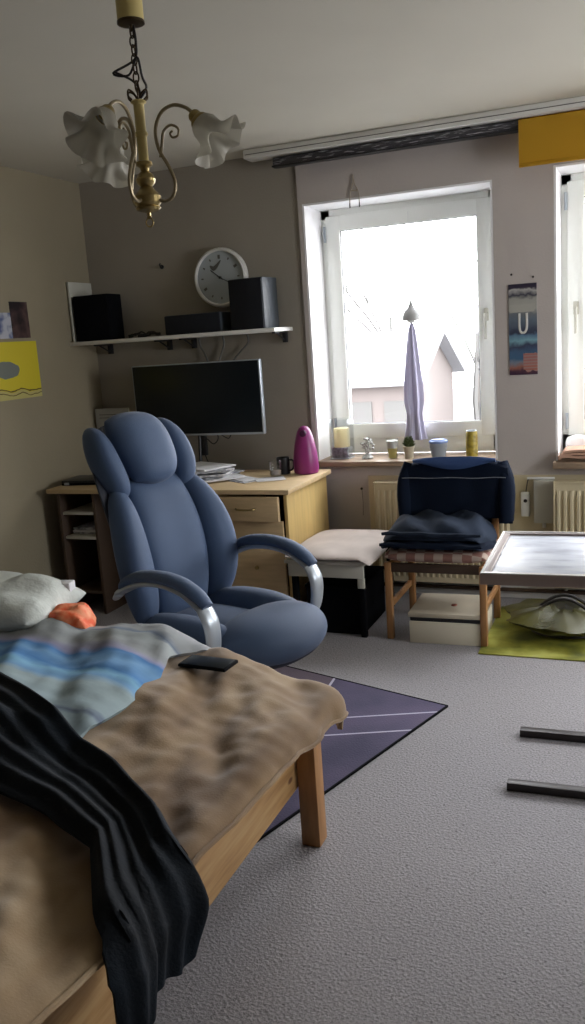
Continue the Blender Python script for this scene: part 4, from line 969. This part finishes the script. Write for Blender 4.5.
bm = bmesh.new(); bx(bm, -.025, .0, -.0262, -.0252, .05, .07); link_mesh('printed_flap', bm, 'grey_cable', o)

# ================================================================== OFFICE CHAIR
CH = (-1.487, 2.83); TH = math.radians(-16)
o = thing('office_chair', 'high-backed blue padded office chair with silver armrests behind the bed', 'office chair', (CH[0], CH[1], 0), TH); oc = o
# local frame: +x forward, +y left (away from camera)
def back_map(u, v, w_, wr=.55):
    # u lateral, v height along backrest 0..0.82, w thickness forward
    z0 = .46; lean = -.215 - .21 * v - .07 * (v / .8) ** 2; curve = .055 * math.sin(v / .8 * PI * 1.15 - .2)
    ang = math.atan2(.21, 1)
    return Vector((lean + curve * .6 + wr * u * u + w_ * math.cos(ang), u, z0 + v * .965 + w_ * math.sin(ang)))
def head_map(u, v, w_): return back_map(u, v, w_ + .030, .1)
def wing_map(u, v, w_): return back_map(u, v, w_ - .005, .15)
def side_map(u, v, w_): return back_map(u, v, w_ - .01, .5)
def cush(name, par, l, r, b, t_, th, mp, k=.7, pw=2.6, back=.5, m='chair_blue', n=20):
    bm = bmesh.new(); puff(bm, l, r, b, t_, th, mp, back, n, n, k, pw); return link_mesh(name, bm, m, par)
shell = cush('back_shell', o, lambda t: -.215 - .05 * math.sin(t * 2.6), lambda t: .215 + .05 * math.sin(t * 2.6), .0, .80, .02, lambda u, v, w_: back_map(u, v, w_ - .035), .5, 4, 1.6, 'chair_dark')
cush('back_cushion', o, lambda t: -.125 - .04 * math.sin(t * 2.4 + .2), lambda t: .125 + .04 * math.sin(t * 2.4 + .2), .0, .585, .062, back_map, .3, 3.6)
cush('headrest', o, lambda t: -.118 - .025 * math.sin(t * 1.9), lambda t: .118 + .025 * math.sin(t * 1.9), .535, .825, .088, head_map, .62, 3.2)
def mirror(l, r, sg): return (l, r) if sg > 0 else ((lambda t: -r(t)), (lambda t: -l(t)))
for sg in (-1, 1):
    l, r = mirror(lambda t: .115 + .03 * math.sin(t * 2.4 + .2), lambda t: .225 + .075 * math.sin(.5 + t * 2.4), sg)
    cush('back_bolster', o, l, r, .01, .56, .085, side_map, .62, 2.6)
    l, r = mirror(lambda t: .115 + .02 * math.sin(t * 1.9), lambda t: .215 + .03 * math.sin(t * 3.0), sg)
    cush('head_bolster', o, l, r, .505, .79, .080, wing_map, .6, 2.7)
def seat_map(u, v, w_):   # u lateral, v forward
    z = .455 + w_; dn = max(0, v - .14); z -= .6 * dn * dn
    return Vector((v * 1.22 + .02, u, z))
cush('seat_base', o, lambda t: -.235 - .02 * math.sin(t * PI), lambda t: .235 + .02 * math.sin(t * PI), -.25, .29, .03, lambda u, v, w_: seat_map(u, v, w_ - .05), .6, 4, 1.6, 'chair_dark')
cush('seat_cushion', o, lambda t: -.14, lambda t: .14, -.23, .12, .040, seat_map, .4, 3.5)
for sg in (-1, 1):
    l = (lambda t: .115) if sg > 0 else (lambda t: -.255 - .02 * math.sin(t * PI)); r = (lambda t: .255 + .02 * math.sin(t * PI)) if sg > 0 else (lambda t: -.115)
    cush('seat_bolster', o, l, r, -.24, .20, .085, seat_map, .8, 2.3)
cush('seat_front_roll', o, lambda t: -.265 + .03 * t * t, lambda t: .265 - .03 * t * t, .045, .315, .090, seat_map, .97, 2.6, .9)
for sg in (-1, 1):
    y_ = .300 * sg
    bm = bmesh.new(); tube(bm, [(-.215, y_ * .98, .640), (-.19, y_, .672), (-.11, y_, .705), (0, y_, .715), (.10, y_, .702), (.17, y_, .672), (.215, y_, .638)], [.016, .030, .036, .037, .036, .034, .024], 14, 6, .62, (0, 1, 0))
    pad_ = link_mesh('arm_pad', bm, 'chair_blue', o)
    bm = bmesh.new(); tube(bm, [(-.235, y_, .630), (-.20, y_, .645), (-.11, y_, .680), (0, y_, .692), (.10, y_, .678), (.17, y_, .644), (.208, y_, .610)], [.022, .030, .030, .030, .030, .031, .026], 12, 6, .45, (0, 1, 0))
    tube(bm, [(.195, y_, .632), (.222, y_, .585), (.226, y_ * .99, .52), (.210, y_ * .97, .455), (.17, y_ * .9, .405), (.08, y_ * .75, .385)], [.036, .038, .036, .034, .030, .024], 12, 6, .40, (0, 1, 0))
    tube(bm, [(-.225, y_, .632), (-.275, y_ * .93, .60)], [.024, .018], 12, 0, .6, (0, 1, 0))
    part(link_mesh('arm_support', bm, 'silver', pad_), 'silver grey armrest support')
bm = bmesh.new(); lathe(bm, [(.06, .385), (.055, .36), (.027, .355), (.027, .18), (.035, .175), (.035, .095), (0, .095)], 20); link_mesh('gas_column', bm, 'black_plastic', o)
bm = bmesh.new(); bx(bm, -.13, .13, -.10, .10, .372, .395, .01); link_mesh('tilt_mechanism', bm, 'black_plastic', o)
for i in range(5):
    a = math.radians(72 * i + 20); d = Vector((math.cos(a), math.sin(a), 0))
    bm = bmesh.new(); tube(bm, [d * .02 + Vector((0, 0, .115)), d * .16 + Vector((0, 0, .105)), d * .30 + Vector((0, 0, .080))], [.032, .026, .020], 10, 3, .6); lg = link_mesh('base_leg', bm, 'black_plastic', o)
    bm = bmesh.new(); cp = d * .30; n_ = Vector((-d.y, d.x, 0))
    for k in (-1, 1): lathe(bm, [(0, -.009), (.024, -.009), (.026, 0), (.024, .009), (0, .009)], 16, cp + n_ * .016 * k + Vector((0, 0, .0355)), n_.to_track_quat('Z', 'Y').to_matrix())
    tube(bm, [cp + Vector((0, 0, .035)), cp + Vector((0, 0, .075))], .008, 8); link_mesh('castor', bm, 'matte_black', lg)

# ================================================================== OUTSIDE
o = box('ground', 'snow', None, -40, 20, 5.6, 70, -3.3, -3.2, 0); struct(o)
def house(lab, x0, x1, y0, y1, z1, ridge, m, gable_x=True):
    t = thing('house', lab, 'house', ((x0 + x1) / 2, y0, -3.2)); w_ = (x1 - x0) / 2; d_ = y1 - y0; h = z1 + 3.2; rg = ridge + 3.2
    bm = bmesh.new(); bx(bm, -w_, w_, 0, d_, 0, h)
    if gable_x:
        v = [bm.verts.new(p) for p in ((-w_, 0, h), (w_, 0, h), (0, 0, rg), (-w_, d_, h), (w_, d_, h), (0, d_, rg))]
        bm.faces.new(v[:3]); bm.faces.new(v[3:]); bm.faces.new((v[0], v[2], v[5], v[3])); bm.faces.new((v[1], v[4], v[5], v[2]))
    if not gable_x:
        for sx in (-w_, w_):
            bm.faces.new([bm.verts.new(p) for p in ((sx, 0, h), (sx, d_, h), (sx, d_ / 2, rg - .1))])
    link_mesh('walls', bm, m, t, False)
    bm = bmesh.new()
    if gable_x:
        for sg in (-1, 1):
            grid_surf(bm, lambda s, q, sg=sg: Vector((sg * (w_ + .35) * s, -.4 + (d_ + .8) * q, rg + .12 - (rg - h) * (w_ + .35) / w_ * s)), 1, 1, .15)
    else:
        grid_surf(bm, lambda s, q: Vector((-w_ - .4 + (2 * w_ + .8) * s, -.4 + (d_ / 2 + .4) * q, h - .05 + (rg - h) * q)), 1, 1, .15); grid_surf(bm, lambda s, q: Vector((-w_ - .4 + (2 * w_ + .8) * s, d_ / 2 + (d_ / 2 + .4) * q, rg - .05 - (rg - h) * q)), 1, 1, .15)
    link_mesh('roof', bm, 'roof_grey', t, False)
    for i in range(3):
        for zz in (h - 1.6, h - 3.6):
            if zz < .3: continue
            bm = bmesh.new(); cx = -w_ + (2 * w_) * (i + .5) / 3; bx(bm, cx - .35, cx + .35, -.04, .04, zz, zz + .95); link_mesh('window', bm, 'bark', t, False)
    return t
house('pink rendered house with long low roof seen low in the left window', -9.9, -6.6, 26, 32, .1, 1.6, 'far_wall', False)
house('pale yellowish house seen at the right of the left window pane', -5.9, -3.5, 33, 38, 1.4, 2.4, 'far_wall_b', False)
def tree(lab, x, y, h, seed, m='bark'):
    t = thing('bare_tree', lab, 'tree', (x, y, -3.2)); rnd = random.Random(seed); bm = bmesh.new()
    def br(p, d, L, r, lv):
        q = p + d * L; mid = (p + q) / 2 + Vector((rnd.uniform(-1, 1), rnd.uniform(-1, 1), 0)) * L * .06
        tube(bm, [p, mid, q], [r, r * .85, r * .65], 5)
        if lv > 0:
            for k in range(rnd.choice((2, 3))):
                nd = (d + Vector((rnd.uniform(-.8, .8), rnd.uniform(-.8, .8), rnd.uniform(-.1, .5)))).normalized(); br(p + (q - p) * rnd.uniform(.6, 1), nd, L * rnd.uniform(.55, .8), r * .55, lv - 1)
    br(Vector((0, 0, 0)), Vector((0, 0, 1)), h * .45, .11, 5); link_mesh('trunk_and_branches', bm, m, t)
tree('bare tree with thin trunk right of centre beyond the left window', -5.3, 30, 10, 3)
tree('bare tree with spreading branches at the left beyond the left window', -10.5, 38, 12, 12)
